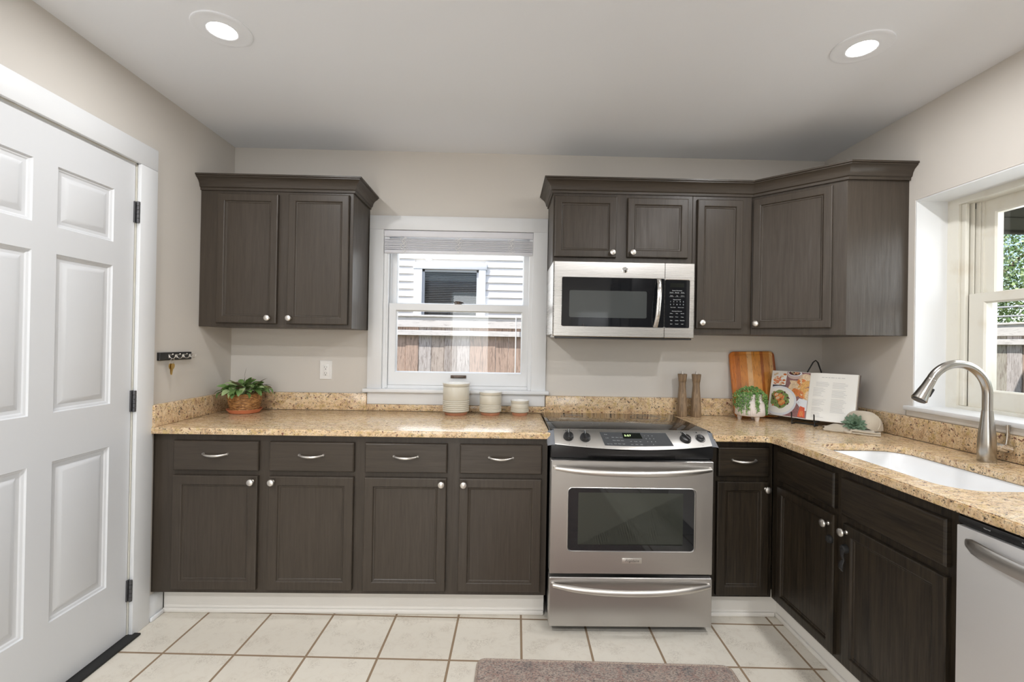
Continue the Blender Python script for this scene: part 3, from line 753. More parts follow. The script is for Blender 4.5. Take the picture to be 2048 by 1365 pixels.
b.loft(Ls, True, True, True); cpn = b.build('control_panel', 'stainless_panel', rg, smooth=40)
for sg, xa, xb in ((-1, .208, PX0), (1, PX1, 1.006)):
    b = MB(); Ls = []
    for k in range(9):
        s = k / 8; x = xa + (xb - xa) * s if sg < 0 else xb + (xa - xb) * s
        dz = -.030 * (1 - s) ** 2; dy = .006 * (1 - s)
        Ls.append([Vector((x, -.622, .930 + dz * .6)), Vector((x, -.655, .905 + dz * .8)), Vector((x, -.690 + dy, .868 + dz * .2)), Vector((x, -.680 + dy, .862)), Vector((x, -.60, .86)), Vector((x, -.60, .925 + dz * .6))])
    b.loft(Ls, True, True, True); b.build('end_cap', 'grey_plastic', cpn, smooth=40)
b = MB(); Ls = []
for i in range(33):
    x = .225 + .755 * i / 32
    f = max(0, bow(x))
    Ls.append([Vector((x, -.682 - .050 * f, .868 - .012 * f)), Vector((x, -.684 - .036 * f, .84)), Vector((x, -.678 - .012 * f, .807)), Vector((x, -.63, .802)), Vector((x, -.63, .90))])
b.loft(Ls, True, True, True); b.build('fascia', 'black_plastic', rg, smooth=50)
def panM(x, s, off=.003):
    p = pan(x, s, off); e = .001
    ux = (pan(x + e, s, off) - pan(x - e, s, off)).normalized(); uy = (pan(x, s - .05, off) - pan(x, s + .05, off)).normalized(); n = ux.cross(uy).normalized(); uy = n.cross(ux)
    M = Matrix((ux, uy, n)).transposed().to_4x4(); M.translation = p; return M
for x_, s_, rr, ang in ((.306, .50, .0250, .0), (.383, .52, .0250, .1), (.852, .52, .0260, .45)):
    M = panM(x_, s_, .002); b = MB(M); b.lathe([(rr, 0), (rr, .004), (rr * .86, .015), (rr * .6, .017)], (0, 0, 0), 28)
    b.box(-.0052, .0052, -rr * .9, rr * 1.05, .012, .026, .003, R=Matrix.Rotation(ang, 3, 'Z')); kb = b.build('dial', 'black_plastic', cpn)
    b = MB(M); b.box(-.0008, .0008, rr * .2, rr * 1.0, .0262, .0266, R=Matrix.Rotation(ang, 3, 'Z')); b.build('dial_mark', 'print_white', kb, smooth=0)
M = panM(.926, .50, .002); b = MB(M); b.lathe([(.0235, 0), (.0230, .0006), (.0212, .0006)], (0, 0, 0), 28, cap0=False, cap1=False); b.lathe([(.0185, 0), (.0185, .008), (.014, .010), (.010, .008)], (0, 0, 0), 28); b.build('dial', 'black_plastic', cpn)
# dark touch panel with its clock and print
b = MB(); n_ = 16; g0 = []
for (s, xa, xb) in ((.17, .455, .768), (.85, .466, .784)):
    g0.append([pan(xa + (xb - xa) * i / n_, s, .0032) for i in range(n_ + 1)])
g1 = [[p + Vector((0, .001, -.0015)) for p in L] for L in g0]
b.loft([g1[0], g0[0], g0[1], g1[1]], False); tp = b.build('touch_panel', 'panel_grey', cpn, smooth=0)
b = MB()
g0 = [[pan(.560 + .085 * i / 6 + (.004 if s > .3 else 0) * (i / 6), s, .0040) for i in range(7)] for s in (.20, .48)]
b.loft(g0, False); b.build('clock_display', 'display_dark', tp, smooth=0)
b = MB(); b.text('5:57', .017, panM(.583, .34, .0045), sx=1.1); b.build('clock_digits', 'clock_green', tp, smooth=0)
b = MB()
for r_i, s in enumerate((.44, .60, .76)):
    for c_i_, wds in enumerate((('Bake', 'Broil', 'Clean'), ('Roast', 'Warm', 'Slow'), ('Start', 'Timer', 'Light'))[r_i]):
        b.text(wds, .0062, panM(.512 + c_i_ * .019 + r_i * .002, s, .0045))
b.build('touch_print', 'print_white', tp, smooth=0); b = MB()
for c_i_, wds in enumerate(('Off', 'Cook', 'Set')): b.text(wds, .0062, panM(.590 + c_i_ * .022, .63, .0045)); b.text(('Low', 'Med', 'High')[c_i_], .0062, panM(.591 + c_i_ * .022, .78, .0045))
b.build('touch_print', 'print_white', tp, smooth=0); b = MB()
for k in range(9): b.text(str(k + 1), .0080, panM(.662 + (k % 3) * .018 + (k // 3) * .003, .34 + .15 * (k // 3), .0045))
b.text('0', .0080, panM(.690, .78, .0045)); b.build('number_pad', 'print_white', tp, smooth=0); b = MB(); b.text('Oven', .0068, panM(.481, .30, .0045)); b.text('Lock', .0068, panM(.484, .48, .0045)); b.text('Upper Oven', .0060, panM(.490, .78, .0045), sx=.8)
b.build('touch_print', 'print_white', tp, smooth=0)
for x_ in (.306, .383, .852, .926):
    for w_, dx_, s_, z_ in (('LO', -.018, .12, .0058), ('HI', .018, .12, .0058), ('II', 0, .93, .0070)):
        b = MB(); b.text(w_, z_, panM(x_ + dx_, s_, .0028)); b.build('dial_print', 'print_dark', cpn, smooth=0)
    b = MB()
    M = panM(x_ - .008, .13, .0028); b.M = M; b.box(-.0035, .0035, -.0035, .0035, 0, .0003); b.M = None
    b.build('burner_symbol', 'print_dark', cpn, smooth=0)

# oven door with rounded glass
def dbox(z0, z1): return [(.224, .977, z0, z1, .004, -.058), (.224, .977, z0, z1, .004, -.004), (.227, .974, z0 + .003, z1 - .003, .004, 0)]
O_ = (0, -.700, 0)
b = MB(); gz = (.385, .671); gx = (.307, .890)
b.rrings(O_, X3, Z3, -Y3, dbox(.278, .800) + [(gx[0] - .006, gx[1] + .006, gz[0] - .006, gz[1] + .006, .024, 0), (gx[0] - .003, gx[1] + .003, gz[0] - .003, gz[1] + .003, .021, .002), (gx[0], gx[1], gz[0], gz[1], .018, -.003)], n=6, fill=False, back=True)
od = b.build('oven_door', 'stainless', rg)
b = MB(); b.rrings(O_, X3, Z3, -Y3, [(gx[0], gx[1], gz[0], gz[1], .018, -.0032)], fill=True); b.add([Vector((gx[0], -.69, gz[0])), Vector((gx[1], -.69, gz[0])), Vector((gx[1], -.69, gz[1]))], [(0, 1, 2)])
gw = b.build('oven_window', 'black_glass', od, smooth=0)
b = MB(); b.rrings(O_, X3, Z3, -Y3, [(.352, .838, .412, .652, .004, -.0030)], fill=True); b.add([Vector((.352, -.697, .412)), Vector((.838, -.697, .412)), Vector((.838, -.697, .652))], [(0, 1, 2)])
b.build('inner_window', 'oven_glass', gw, smooth=0)
def bar(par, x0, x1, z, y, out, rmid=.0125, drop=.012):
    b = MB(); pts = []; rr = []
    for i in range(33):
        s = -1 + 2 * i / 32; e = 1 - abs(s) ** 2.2
        pts.append(((x0 + x1) / 2 + s * (x1 - x0) / 2, y - .012 - out * e, z - drop * e)); rr.append(rmid * (.62 + .38 * min(1, (1 - abs(s)) * 4 + .05)))
    b.tube(pts, rr, 16, flat=1.15)
    for sg in (0, -1):
        p = Vector(pts[sg]); b.cyl(p + Vector((0, .012, 0)), p, rr[0] * 1.3, rr[0], 14)
    return b.build('handle', 'satin_nickel', par)
bar(od, .243, .960, .766, -.700, .040)
b = MB(); b.box(.557, .648, -.7035, -.7000, .330, .353, .0008); bd = b.build('badge', 'satin_nickel', od)
b = MB(); b.text('Frigidaire', .017, Matrix.Translation((.6025, -.7038, .342)) @ Matrix.Rotation(pi / 2, 4, 'X'), shear=.35, sx=1.0); b.build('badge_script', 'print_dark', bd, smooth=0)
b = MB(); b.rrings(O_, X3, Z3, -Y3, [(.224, .977, .036, .262, .004, -.058), (.224, .977, .036, .262, .004, -.004), (.227, .974, .039, .259, .004, 0)], n=4, back=True)
dd = b.build('warming_drawer', 'stainless', rg)
bar(dd, .240, .962, .232, -.700, .038, .012, .016)

# ------------------------------------------------------------------ microwave
mw = thing('microwave', 'stainless over-the-range microwave with black glass door', 'microwave', (.625, -.2, 1.372))
b = MB(); b.box(.252, .999, -.372, -.002, 1.385, 1.774, .003, 1); b.box(.27, .98, -.355, -.01, 1.372, 1.386); b.build('body', 'stainless_front', mw)
b = MB(); b.box(.262, .990, -.385, -.362, 1.366, 1.378, .002); b.box(.30, .95, -.355, -.06, 1.366, 1.373); b.build('vent_grille', 'black_plastic', mw)
O_ = (0, -.400, 0)
b = MB(); gx = (.297, .8375); gz = (1.430, 1.686)
b.rrings(O_, X3, Z3, -Y3, [(.250, .8385, 1.374, 1.772, .003, -.028), (.250, .8385, 1.374, 1.772, .003, -.008), (.256, .8375, 1.378, 1.768, .003, 0), (gx[0] - .002, .8375, gz[0] - .002, gz[1] + .002, .008, 0), (gx[0], .8370, gz[0], gz[1], .007, -.002)], n=4, fill=False, back=True)
md = b.build('door', 'stainless_front', mw)
b = MB(); b.rrings(O_, X3, Z3, -Y3, [(gx[0], .8374, gz[0], gz[1], .007, -.0022), (gx[0], .8374, gz[0], gz[1], .007, -.0015)], fill=True); mg = b.build('door_glass', 'black_glass', md, smooth=0)
b = MB(); b.rrings(O_, X3, Z3, -Y3, [(.336, .745, 1.476, 1.618, .008, -.0013), (.336, .745, 1.476, 1.618, .008, -.0009)], fill=True); b.build('viewing_window', 'microwave_mesh', mg, smooth=0)
b = MB(); pts = [(.807 - .001 * i, -.402 - .030 * (1 - abs(-1 + 2 * i / 16) ** 3), 1.683 - .252 * i / 16) for i in range(17)]
b.tube(pts, .0115, 14, flat=.55, ref=(0, 1, 0)); b.build('handle', 'stainless_front', md)
b = MB(); b.lathe([(.0155, 0), (.0155, .002), (.0135, .003)], (.627, -.400, 1.729), 32, (0, -1, 0)); lg = b.build('badge', 'chrome', md)
b = MB(); b.text('GE', .018, Matrix.Translation((.627, -.4035, 1.729)) @ Matrix.Rotation(pi / 2, 4, 'X'), shear=.3, sx=.85)
b.lathe([(.0118, 0), (.0124, .0003), (.0118, .0003)], (.627, -.4031, 1.729), 32, (0, -1, 0), False, False); b.build('badge_monogram', 'print_dark', lg, smooth=0)
b = MB(); b.rrings(O_, X3, Z3, -Y3, [(.8395, 1.000, 1.374, 1.772, .003, -.028), (.8395, 1.000, 1.374, 1.772, .003, -.008), (.8405, .994, 1.378, 1.768, .003, 0), (.8405, .974, 1.428, 1.684, .008, 0), (.841, .972, 1.430, 1.682, .007, -.002)], n=4, fill=False, back=True)
mc = b.build('control_housing', 'stainless_front', mw)
b = MB(); b.rrings(O_, X3, Z3, -Y3, [(.8405, .972, 1.430, 1.682, .007, -.0022), (.8405, .972, 1.430, 1.682, .007, -.0015)], fill=True); kp = b.build('keypad', 'black_glass', mc, smooth=0)
b = MB(); b.box(.868, .942, -.3992, -.3985, 1.643, 1.665); b.build('display', 'display_dark', kp, smooth=0)
b = MB()
def mt(s, x, z, sz): b.text(s, sz, Matrix.Translation((x, -.3990, z)) @ Matrix.Rotation(pi / 2, 4, 'X'))
mt('Sensor Microwave', .905, 1.626, .0070)
for k, w_ in enumerate(('Popcorn', 'Beverage', 'Reheat')): mt(w_, .876 + k * .029, 1.616, .0055)
for k, w_ in enumerate(('Potato', 'Veg', 'Chicken')): mt(w_, .876 + k * .029, 1.598, .0055)
mt('Express Cook', .905, 1.578, .0070)
for k in range(5): mt(str(k + 1), .871 + k * .017, 1.567, .0085); mt(str((k + 6) % 10), .871 + k * .017, 1.552, .0085)
mt('Time Cook', .884, 1.537, .0060); mt('Power Level', .926, 1.537, .0060); mt('Microwave Features', .905, 1.517, .0065)
for r_i, row in enumerate((('Soften', 'Melt', 'Add 30'), ('Defrost', 'Timer', 'Delay'), ('Vent', 'Surface', 'Turntable'), ('Start', 'Cancel', 'Lock'))):
    for k, w_ in enumerate(row): mt(w_, .876 + k * .029, 1.505 - r_i * .0185, .0062)
for r_i in range(2):
    for k in range(3): b.box(.864 + k * .029, .888 + k * .029, -.3990, -.3988, 1.611 - r_i * .018, 1.6114 - r_i * .018)
b.build('keypad_print', 'print_white', kp, smooth=0)

# ------------------------------------------------------------------ wall outlet
ol = thing('wall_outlet', 'white double electrical outlet under the left wall cabinet', 'outlet', (-1.078, 0, 1.095))
b = MB(); b.rings((-1.1145, 0, 1.095), X3, Z3, -Y3, .074, .114, [(0, 0), (0, .003), (.003, .006)]); b.build('cover_plate', 'plastic_white', ol)
b = MB(); b.box(-1.0945, -1.0605, -.0075, -.005, 1.118, 1.186, .001)
rc = b.build('receptacle', 'plastic_white', ol)
b = MB()
for z_ in (1.170, 1.134):
    b.box(-1.0850, -1.0830, -.0080, -.0074, z_ - .004, z_ + .004); b.box(-1.0725, -1.0705, -.0080, -.0074, z_ - .0035, z_ + .0035); b.cyl((-1.0778, -.0074, z_ - .0115), (-1.0778, -.0080, z_ - .0115), .0028, n=12)
b.build('slots', 'print_dark', rc, smooth=0)

# ------------------------------------------------------------------ key rack and keys
kr = thing('key_rack', 'black key rack with metal hooks on the left wall by the door', 'hook rack', (XL, -.486, 1.222))
b = MB(); b.rings((XL, -.600, 1.2215), Y3, Z3, X3, .228, .0385, [(0, 0), (0, .010), (.004, .013)], True, True); b.build('board', 'black_paint', kr)
HK = [-.538, -.487, -.437, -.388]
for y_ in HK:
    b = MB()
    b.box(XL + .013, XL + .0155, y_ - .004, y_ + .004, 1.232, 1.250, .001)
    b.tube([(XL + .014, y_, 1.247), (XL + .026, y_, 1.248), (XL + .030, y_, 1.2505)], .0020, 8); b.ball((XL + .031, y_, 1.2512), .0038, 12, 8)
    b.tube([(XL + .014, y_, 1.245), (XL + .018, y_, 1.236), (XL + .026, y_, 1.230), (XL + .036, y_, 1.231), (XL + .043, y_, 1.239), (XL + .0435, y_, 1.246)], .0019, 8); b.ball((XL + .0435, y_, 1.247), .0026, 10, 6)
    b.build('hook', 'satin_nickel', kr)
ks = thing('key_ring', 'small bunch of brass keys hanging from the key rack', 'keys', (XL + .026, HK[0], 1.15))
b = MB(); b.tube([(XL + .027 + .004 * sin(a), HK[0] + .0155 * cos(a), 1.2140 + .0155 * sin(a)) for a in [2 * pi * k / 28 for k in range(28)]], .0010, 6, True); b.build('ring', 'chrome', ks)
for dy, rot, mt_ in ((-.006, .10, 'brass'), (.006, -.20, 'brass')):
    M = Matrix.Translation((XL + .027 + dy * .4, HK[0] + dy, 1.202)) @ Matrix.Rotation(rot, 4, 'X')
    b = MB(M); prof = [(-.010, 0), (-.012, -.010), (-.008, -.021), (-.004, -.024), (-.004, -.046), (0, -.052), (.003, -.050), (.004, -.046), (.0025, -.042), (.004, -.038), (.0025, -.034), (.004, -.030), (.004, -.024), (.008, -.021), (.012, -.010), (.010, 0), (.004, .004), (-.004, .004)]
    b.prism([(-.001, y, z) for y, z in prof], (.002, 0, 0)); b.build('key', mt_, ks)

# ------------------------------------------------------------------ canisters
def crock(x, y, rad, h, n_l, label):
    c = thing('canister', label, 'canister', (x, y, CT), 'ridged cream canisters in front of the window')
    z1 = CT + h; b = MB()
    zr = CT + .020; zt = CT + h * .47
    prof = [(rad * .86, CT + .016), (rad * .94, zr)]
    step = (zt - zr) / n_l
    for k in range(n_l):
        za = zr + k * step; prof += [(rad * .985, za + step * .15), (rad * 1.0, za + step * .45), (rad * .985, za + step * .78), (rad * .955, za + step * .93)]
    prof += [(rad * .985, zt + .004), (rad * .985, z1 - .020), (rad * .960, z1 - .018), (rad * .99, z1 - .014), (rad * 1.02, z1 - .004), (rad * 1.01, z1)]
    b.lathe(prof, (x, y, 0), 56, cap0=True, cap1=False); bd_ = b.build('jar', 'crock_glaze', c, smooth=60)
    b = MB(); b.lathe([(rad * 1.01, z1), (rad * .96, z1 + .0005), (rad * .93, z1 - .006), (rad * .92, CT + .03), (.002, CT + .028)], (x, y, 0), 48, cap0=False, cap1=True); b.build('glazed_interior', 'glaze_white', c)
    b = MB()
    b.lathe([(rad * .78, CT), (rad * .84, CT + .006), (rad * .88, CT + .0165), (rad * .80, CT + .017)], (x, y, 0), 48); b.build('clay_foot', 'terracotta_foot', c)
    b = MB()
    for k in range(n_l + 1):
        zz = zr + k * step - step * .05; b.lathe([(rad * .957, zz - .0009), (rad * .968, zz), (rad * .957, zz + .0009)], (x, y, 0), 56, cap0=False, cap1=False)
    b.build('groove_lines', 'crock_line', c)
    b = MB(); b.lathe([(rad * .962, z1 - .0195), (rad * .978, z1 - .0185), (rad * .964, z1 - .0175)], (x, y, 0), 56, cap0=False, cap1=False)
    b.build('rim_groove', 'crock_line', c)
crock(-.276, -.124, .077, .183, 6, 'tallest of the three ridged cream canisters under the window')
crock(-.076, -.116, .0645, .134, 5, 'middle-sized ridged cream canister between the tall one and the smallest')
crock(.0955, -.112, .0530, .087, 3, 'smallest of the three ridged cream canisters, nearest the range')

# ------------------------------------------------------------------ basket plant
px, py = -1.471, -.165
pl = thing('potted_plant', 'leafy green plant in a brown wicker basket on a terracotta saucer', 'plant', (px, py, CT))
b = MB(); b.lathe([(.070, CT), (.076, CT + .002), (.090, CT + .020), (.092, CT + .023), (.089, CT + .023), (.076, CT + .008), (.072, CT + .006)], (px, py, 0), 48); b.build('saucer', 'terracotta', pl)
b = MB(); rows_ = 11; nn = 44
Ls = []
for j in range(rows_ * 4 + 1):
    tt = j / (rows_ * 4); z_ = CT + .0075 + .098 * tt; rr = .068 + .021 * tt; row = int(tt * rows_ - 1e-6); ph = (j % 4) / 4
    L = []
    for i in range(nn * 2):
        a = 2 * pi * i / (nn * 2); w_ = .0030 * sin(pi * ph) * (1 if True else 0) + .0026 * sin(a * 14 + pi * row) * sin(pi * ph)
        L.append(Vector((px + (rr + w_) * cos(a), py + (rr + w_) * sin(a), z_)))
    Ls.append(L)
b.loft(Ls, True, True, False); b.lathe([(.0925, CT + .1045), (.094, CT + .109), (.0885, CT + .112), (.084, CT + .107), (.082, CT + .09)], (px, py, 0), 48, cap0=False, cap1=False)
b.build('basket', 'wicker', pl, smooth=60)
b = MB(); b.lathe([(.083, CT + .094), (.05, CT + .100), (.002, CT + .101)], (px, py, 0), 32, cap0=False); b.build('soil', 'soil', pl)
def leaf(b, base, dirh, up, L, W, droop, twist=0, notch=False):
    """arching leaf: starts at elevation `up` and bends down by `droop` along its length"""
    p = Vector(base); n = 7; d = Vector((cos(dirh), sin(dirh), 0)); sdir = Vector((-sin(dirh), cos(dirh), 0))
    prof = [.14, .55, .88, 1.0, .96, .78, .45, .03]; A = []; Bm = []; Cc = []
    for i in range(n + 1):
        s = i / n; ang = up - droop * s; t_ = d * cos(ang) + Z3 * sin(ang)
        if i: p = p + t_ * (L / n)
        w = W * prof[i] * .5; sd = Matrix.Rotation(twist * (.4 + s), 3, t_) @ sdir; nn_ = sd.cross(t_)
        if notch and i % 2: w *= .80
        A.append(p + sd * w - nn_ * .22 * w); Bm.append(p + nn_ * .0); Cc.append(p - sd * w - nn_ * .22 * w)
    b.loft([A, Bm, Cc], False)
rnd = random.Random(11)
for nm, mt_, cnt in (('foliage', 'leaf_green', 62), ('foliage', 'leaf_light', 44), ('foliage', 'leaf_purple', 20)):
    b = MB(); k = 0
    while k < cnt:
        a = rnd.uniform(0, 2 * pi); r0 = .080 * sqrt(rnd.random()); up_ = 1.25 - 13.5 * r0 + rnd.uniform(-.35, .35); L = rnd.uniform(.045, .070) * (1.15 if r0 > .05 else 1)
        bx, by = px + r0 * cos(a), py + r0 * sin(a); ext = L * cos(max(-.6, up_ - .4)) + .012
        if bx + cos(a) * ext < XL + .036 or by + sin(a) * ext > -.040: continue
        leaf(b, (bx, by, CT + .122 + .028 * (1 - r0 / .08) + rnd.uniform(-.01, .018)), a + rnd.uniform(-.5, .5), up_, L, rnd.uniform(.026, .040), rnd.uniform(.4, 1.5), rnd.uniform(-.7, .7), True); k += 1
    if mt_ == 'leaf_green':
        leaf(b, (px + .004, py - .02, CT + .15), .4, 1.5, .058, .026, .1, 0, True)
        leaf(b, (px - .085, py - .05, CT + .125), pi + .5, .5, .065, .032, 1.6, 0); leaf(b, (px - .095, py - .05, CT + .12), pi + .9, .2, .055, .03, 2.0)
        b.tube([(px + .06, py, CT + .13), (px + .11, py - .01, CT + .15), (px + .15, py - .015, CT + .135), (px + .18, py - .015, CT + .10)], [.0018, .0016, .0015, .001], 6)
        leaf(b, (px + .14, py - .015, CT + .145), -.2, -.2, .045, .018, 1.2)
    if mt_ == 'leaf_purple':
        leaf(b, (px + .006, py - .02, CT + .20), .4, 1.45, .060, .008, .1)
        leaf(b, (px + .07, py - .03, CT + .15), .15, .9, .085, .024, .5); leaf(b, (px + .05, py, CT + .15), .3, .8, .07, .014, .3)
    b.build(nm, mt_, pl, smooth=60)
b = MB()
for k in range(26):
    a = rnd.uniform(0, 2 * pi); r0 = rnd.uniform(.01, .07)
    b.tube([(px + .4 * r0 * cos(a), py + .4 * r0 * sin(a), CT + .098), (px + .8 * r0 * cos(a), py + .8 * r0 * sin(a), CT + .125), (px + 1.15 * r0 * cos(a), py + 1.15 * r0 * sin(a), CT + .145)], .0015, 6)
b.build('stems', 'leaf_light', pl)

# ------------------------------------------------------------------ pepper mills
def mill(x, y, label):
    m_ = thing('pepper_mill', label, 'mill', (x, y, CT), 'wooden mills beside the range')
    b = MB(); b.lathe([(.0285, CT), (.0300, CT + .004), (.0290, CT + .05), (.0265, CT + .10), (.0225, CT + .145), (.0195, CT + .185), (.0205, CT + .205), (.0212, CT + .206), (.0208, CT + .2065)], (x, y, 0), 36); b.build('mill_body', 'grinder_wood', m_)
    b = MB(); b.lathe([(.0208, CT + .2070), (.0222, CT + .21), (.0262, CT + .246), (.0268, CT + .252), (.0250, CT + .254)], (x, y, 0), 36); hd = b.build('mill_head', 'grinder_wood', m_)
    b = MB(); b.lathe([(.008, CT + .254), (.008, CT + .257), (.004, CT + .258), (.004, CT + .261), (.006, CT + .262), (.006, CT + .266), (.002, CT + .267)], (x, y, 0), 20); b.build('finial_nut', 'satin_nickel', hd)
mill(1.064, -.078, 'left wooden pepper mill, the one beside the cooktop'); mill(1.146, -.082, 'right wooden pepper mill, on the side of the trailing plant')

# ------------------------------------------------------------------ cutting board (leans on the wall)
cbd = thing('cutting_board', 'striped orange wooden cutting board leaning on the wall behind the trailing plant', 'cutting board', (1.515, -.082, CT))
M = Matrix.Translation((1.522, -.088, CT + .0035)) @ Matrix.Rotation(radians(-10.5), 4, 'X') @ Matrix.Rotation(radians(-1.6), 4, 'Y')
b = MB(M); W_, H_ = .275, .398
b.rrings((-W_ / 2, -.0, 0), X3, Z3, -Y3, [(.002, W_ - .002, .002, H_ - .002, .026, -.019), (0, W_, 0, H_, .028, -.017), (0, W_, 0, H_, .028, -.002), (.002, W_ - .002, .002, H_ - .002, .026, 0),
         (.012, W_ - .012, .012, H_ - .012, .020, 0), (.014, W_ - .014, .014, H_ - .014, .018, -.002), (.019, W_ - .019, .019, H_ - .019, .015, -.002), (.021, W_ - .021, .021, H_ - .021, .013, 0)], n=8, back=True)
b.build('board', 'board_wood', cbd)

# ------------------------------------------------------------------ planter with trailing succulent
qx, qy = 1.424, -.168
pt = thing('trailing_plant', 'trailing green bead plant in a ribbed white footed pot', 'plant', (qx, qy, CT))
b = MB(); nn = 120; Ls = []
for (r_, z_, rib) in ((.040, .030, 0), (.074, .028, 0), (.078, .032, 1), (.077, .06, 1), (.073, .098, 1), (.0725, .101, 0), (.0735, .105, 0), (.066, .112, 0), (.063, .116, 1), (.061, .150, 1), (.058, .152, 0), (.053, .150, 0), (.050, .12, 0)):
    Ls.append([Vector((qx + (r_ + rib * .0016 * (1 if i % 3 else -1)) * cos(2 * pi * i / nn), qy + (r_ + rib * .0016 * (1 if i % 3 else -1)) * sin(2 * pi * i / nn), CT + z_)) for i in range(nn)])
b.loft(Ls, True, True, True); b.build('pot', 'planter_ceramic', pt, smooth=50)
for k in range(3):
    a = -pi / 2 + .25 + k * 2 * pi / 3; fxx, fyy = qx + .054 * cos(a), qy + .054 * sin(a)
    b = MB(); b.lathe([(.0085, CT), (.010, CT + .003), (.0150, CT + .031)], (fxx, fyy, 0), 20); b.build('pot_foot', 'planter_ceramic', pt)
rnd = random.Random(5)
bA, bB, bS = MB(), MB(), MB()
def bead(b, p, r):
    d = Vector((rnd.uniform(-1, 1), rnd.uniform(-1, 1), rnd.uniform(-.6, 1))).normalized(); q = Z3.rotation_difference(d).to_matrix()
    s = d.cross(Vector((rnd.uniform(-1, 1), rnd.uniform(-1, 1), rnd.uniform(-1, 1)))).normalized(); t_ = d.cross(s); L = r * 1.7; w = r * .62
    p = Vector(p); vs = [p, p + d * L * .4 + s * w, p + d * L * .4 - s * w, p + d * L * .4 + t_ * w * .5, p + d * L * .4 - t_ * w * .5, p + d * L]
    b.add(vs, [(0, 1, 3), (0, 3, 2), (0, 2, 4), (0, 4, 1), (5, 3, 1), (5, 2, 3), (5, 4, 2), (5, 1, 4)])
for k in range(430):
    a = rnd.uniform(0, 2 * pi); r_ = .072 * sqrt(rnd.random()); z_ = CT + .150 + .038 * (1 - (r_ / .08) ** 2) + rnd.uniform(-.01, .006)
    bead(bA if rnd.random() < .68 else bB, (qx + r_ * cos(a), qy + r_ * sin(a), z_), .0062)
strands = [(-2.75, .115, .082), (-2.60, .125, .080), (-2.45, .10, .080), (-2.9, .09, .083), (-2.25, .13, .079), (-2.12, .105, .079), (-3.05, .10, .086), (2.9, .09, .086), (-1.50, .11, .077), (-1.62, .085, .077), (-1.56, .118, .078),
           (-.35, .13, .084), (-.2, .14, .084), (-.5, .12, .083), (-.05, .13, .087), (-.62, .07, .078), (.1, .11, .086), (-2.0, .04, .074), (-1.0, .03, .074), (-.8, .05, .075)]
for a, ln, rr in strands:
    n_ = int(ln / .0045); path = []
    for j in range(n_):
        s = j / n_; r_ = rr if s > .18 else .050 + (rr - .050) * (s / .18); z_ = CT + .158 - ln * max(0, s - .06)
        p = (qx + r_ * cos(a + .02 * sin(j)), qy + r_ * sin(a + .02 * sin(j)), z_); path.append(p)
        for q in range(3):
            bead(bA if rnd.random() < .6 else bB, (p[0] + rnd.uniform(-.005, .005), p[1] + rnd.uniform(-.004, .002), p[2]), .0058)
    bS.tube(path, .0009, 5)
bA.build('foliage', 'bead_green', pt, smooth=0); bB.build('foliage', 'bead_light', pt, smooth=0); bS.build('stems', 'leaf_green', pt)
b = MB(); b.lathe([(.052, CT + .140), (.002, CT + .148)], (qx, qy, 0), 24, cap0=False); b.build('soil', 'soil', pt)

# ------------------------------------------------------------------ cookbook on its stand
S = Vector((1.658, -.310, .943)); A1, A2, TB = -1.068, -.775, .253; HB, WB = .262, .216
AM = (A1 + A2) / 2
NB = Vector((-sin(AM), cos(AM), 0)); UPB = Z3 * cos(TB) + NB * sin(TB); UM = Vector((cos(AM), sin(AM), 0))
FB = UM.cross(UPB).normalized(); FB = FB if FB.dot(NB) < 0 else -FB     # towards the reader
def pg(u, v, off=0):
    """u -1..1 across both pages, v 0..1 up"""
    a = A1 if u < 0 else A2; d = Vector((cos(a), sin(a), 0)); s = abs(u)
    return S + d * (u * WB) + UPB * (v * HB) + FB * (off + .010 * (min(1, s * 5)) * (1 - .55 * s))
bk = thing('cookbook', 'open cookbook with food photographs on a black stand', 'book', (1.66, -.30, .943))
b = MB()
for sg in (-1, 1):
    g = []
    for (off, v0, v1, e) in ((-.022, -.008, 1.01, 1.02), (-.019, -.008, 1.01, 1.02)):
        g.append([pg(sg * .0, v0, off), pg(sg * e, v0, off), pg(sg * e, v1, off), pg(sg * .0, v1, off)])
    b.loft(g, True, True, True)
b.build('cover', 'book_cover', bk, smooth=0)
b = MB()
for sg in (-1, 1):
    n_ = 14; Ls = []
    for i in range(n_ + 1):
        u = sg * (i / n_); Ls.append([pg(u, 0, -.0186), pg(u, 0, -.0006), pg(u, 1, -.0006), pg(u, 1, -.0186)])
    b.loft(Ls, True, True, True)
b.build('page_block', 'paper_edge', bk, smooth=30)
def page(sg, name):
    b = MB(); n_ = 16; Ls = [[pg(sg * (.004 + .992 * i / n_), v, 0) for v in (0, 1)] for i in range(n_ + 1)]
    b.loft(Ls, False); return b
def clip(poly, x0, x1, y0, y1):
    for ax, val, sgn in ((0, x0, 1), (0, x1, -1), (1, y0, 1), (1, y1, -1)):
        out = []
        for i in range(len(poly)):
            p, q = poly[i - 1], poly[i]; ip = sgn * (p[ax] - val) >= 0; iq = sgn * (q[ax] - val) >= 0
            if ip != iq:
                t_ = (val - p[ax]) / (q[ax] - p[ax]); out.append((p[0] + t_ * (q[0] - p[0]), p[1] + t_ * (q[1] - p[1])))
            if iq: out.append(q)
        poly = out
        if not poly: return []
    return poly
lpg = page(-1, 'p').build('photo_page', 'paper', bk, smooth=40)
ART = ['art_plum', 'art_plate', 'art_bread', 'art_crust', 'art_shrimp', 'art_green', 'art_dark', 'art_red', 'art_cream', 'art_bowl', 'art_navy', 'paper']
b = MB(); lvl = [0]
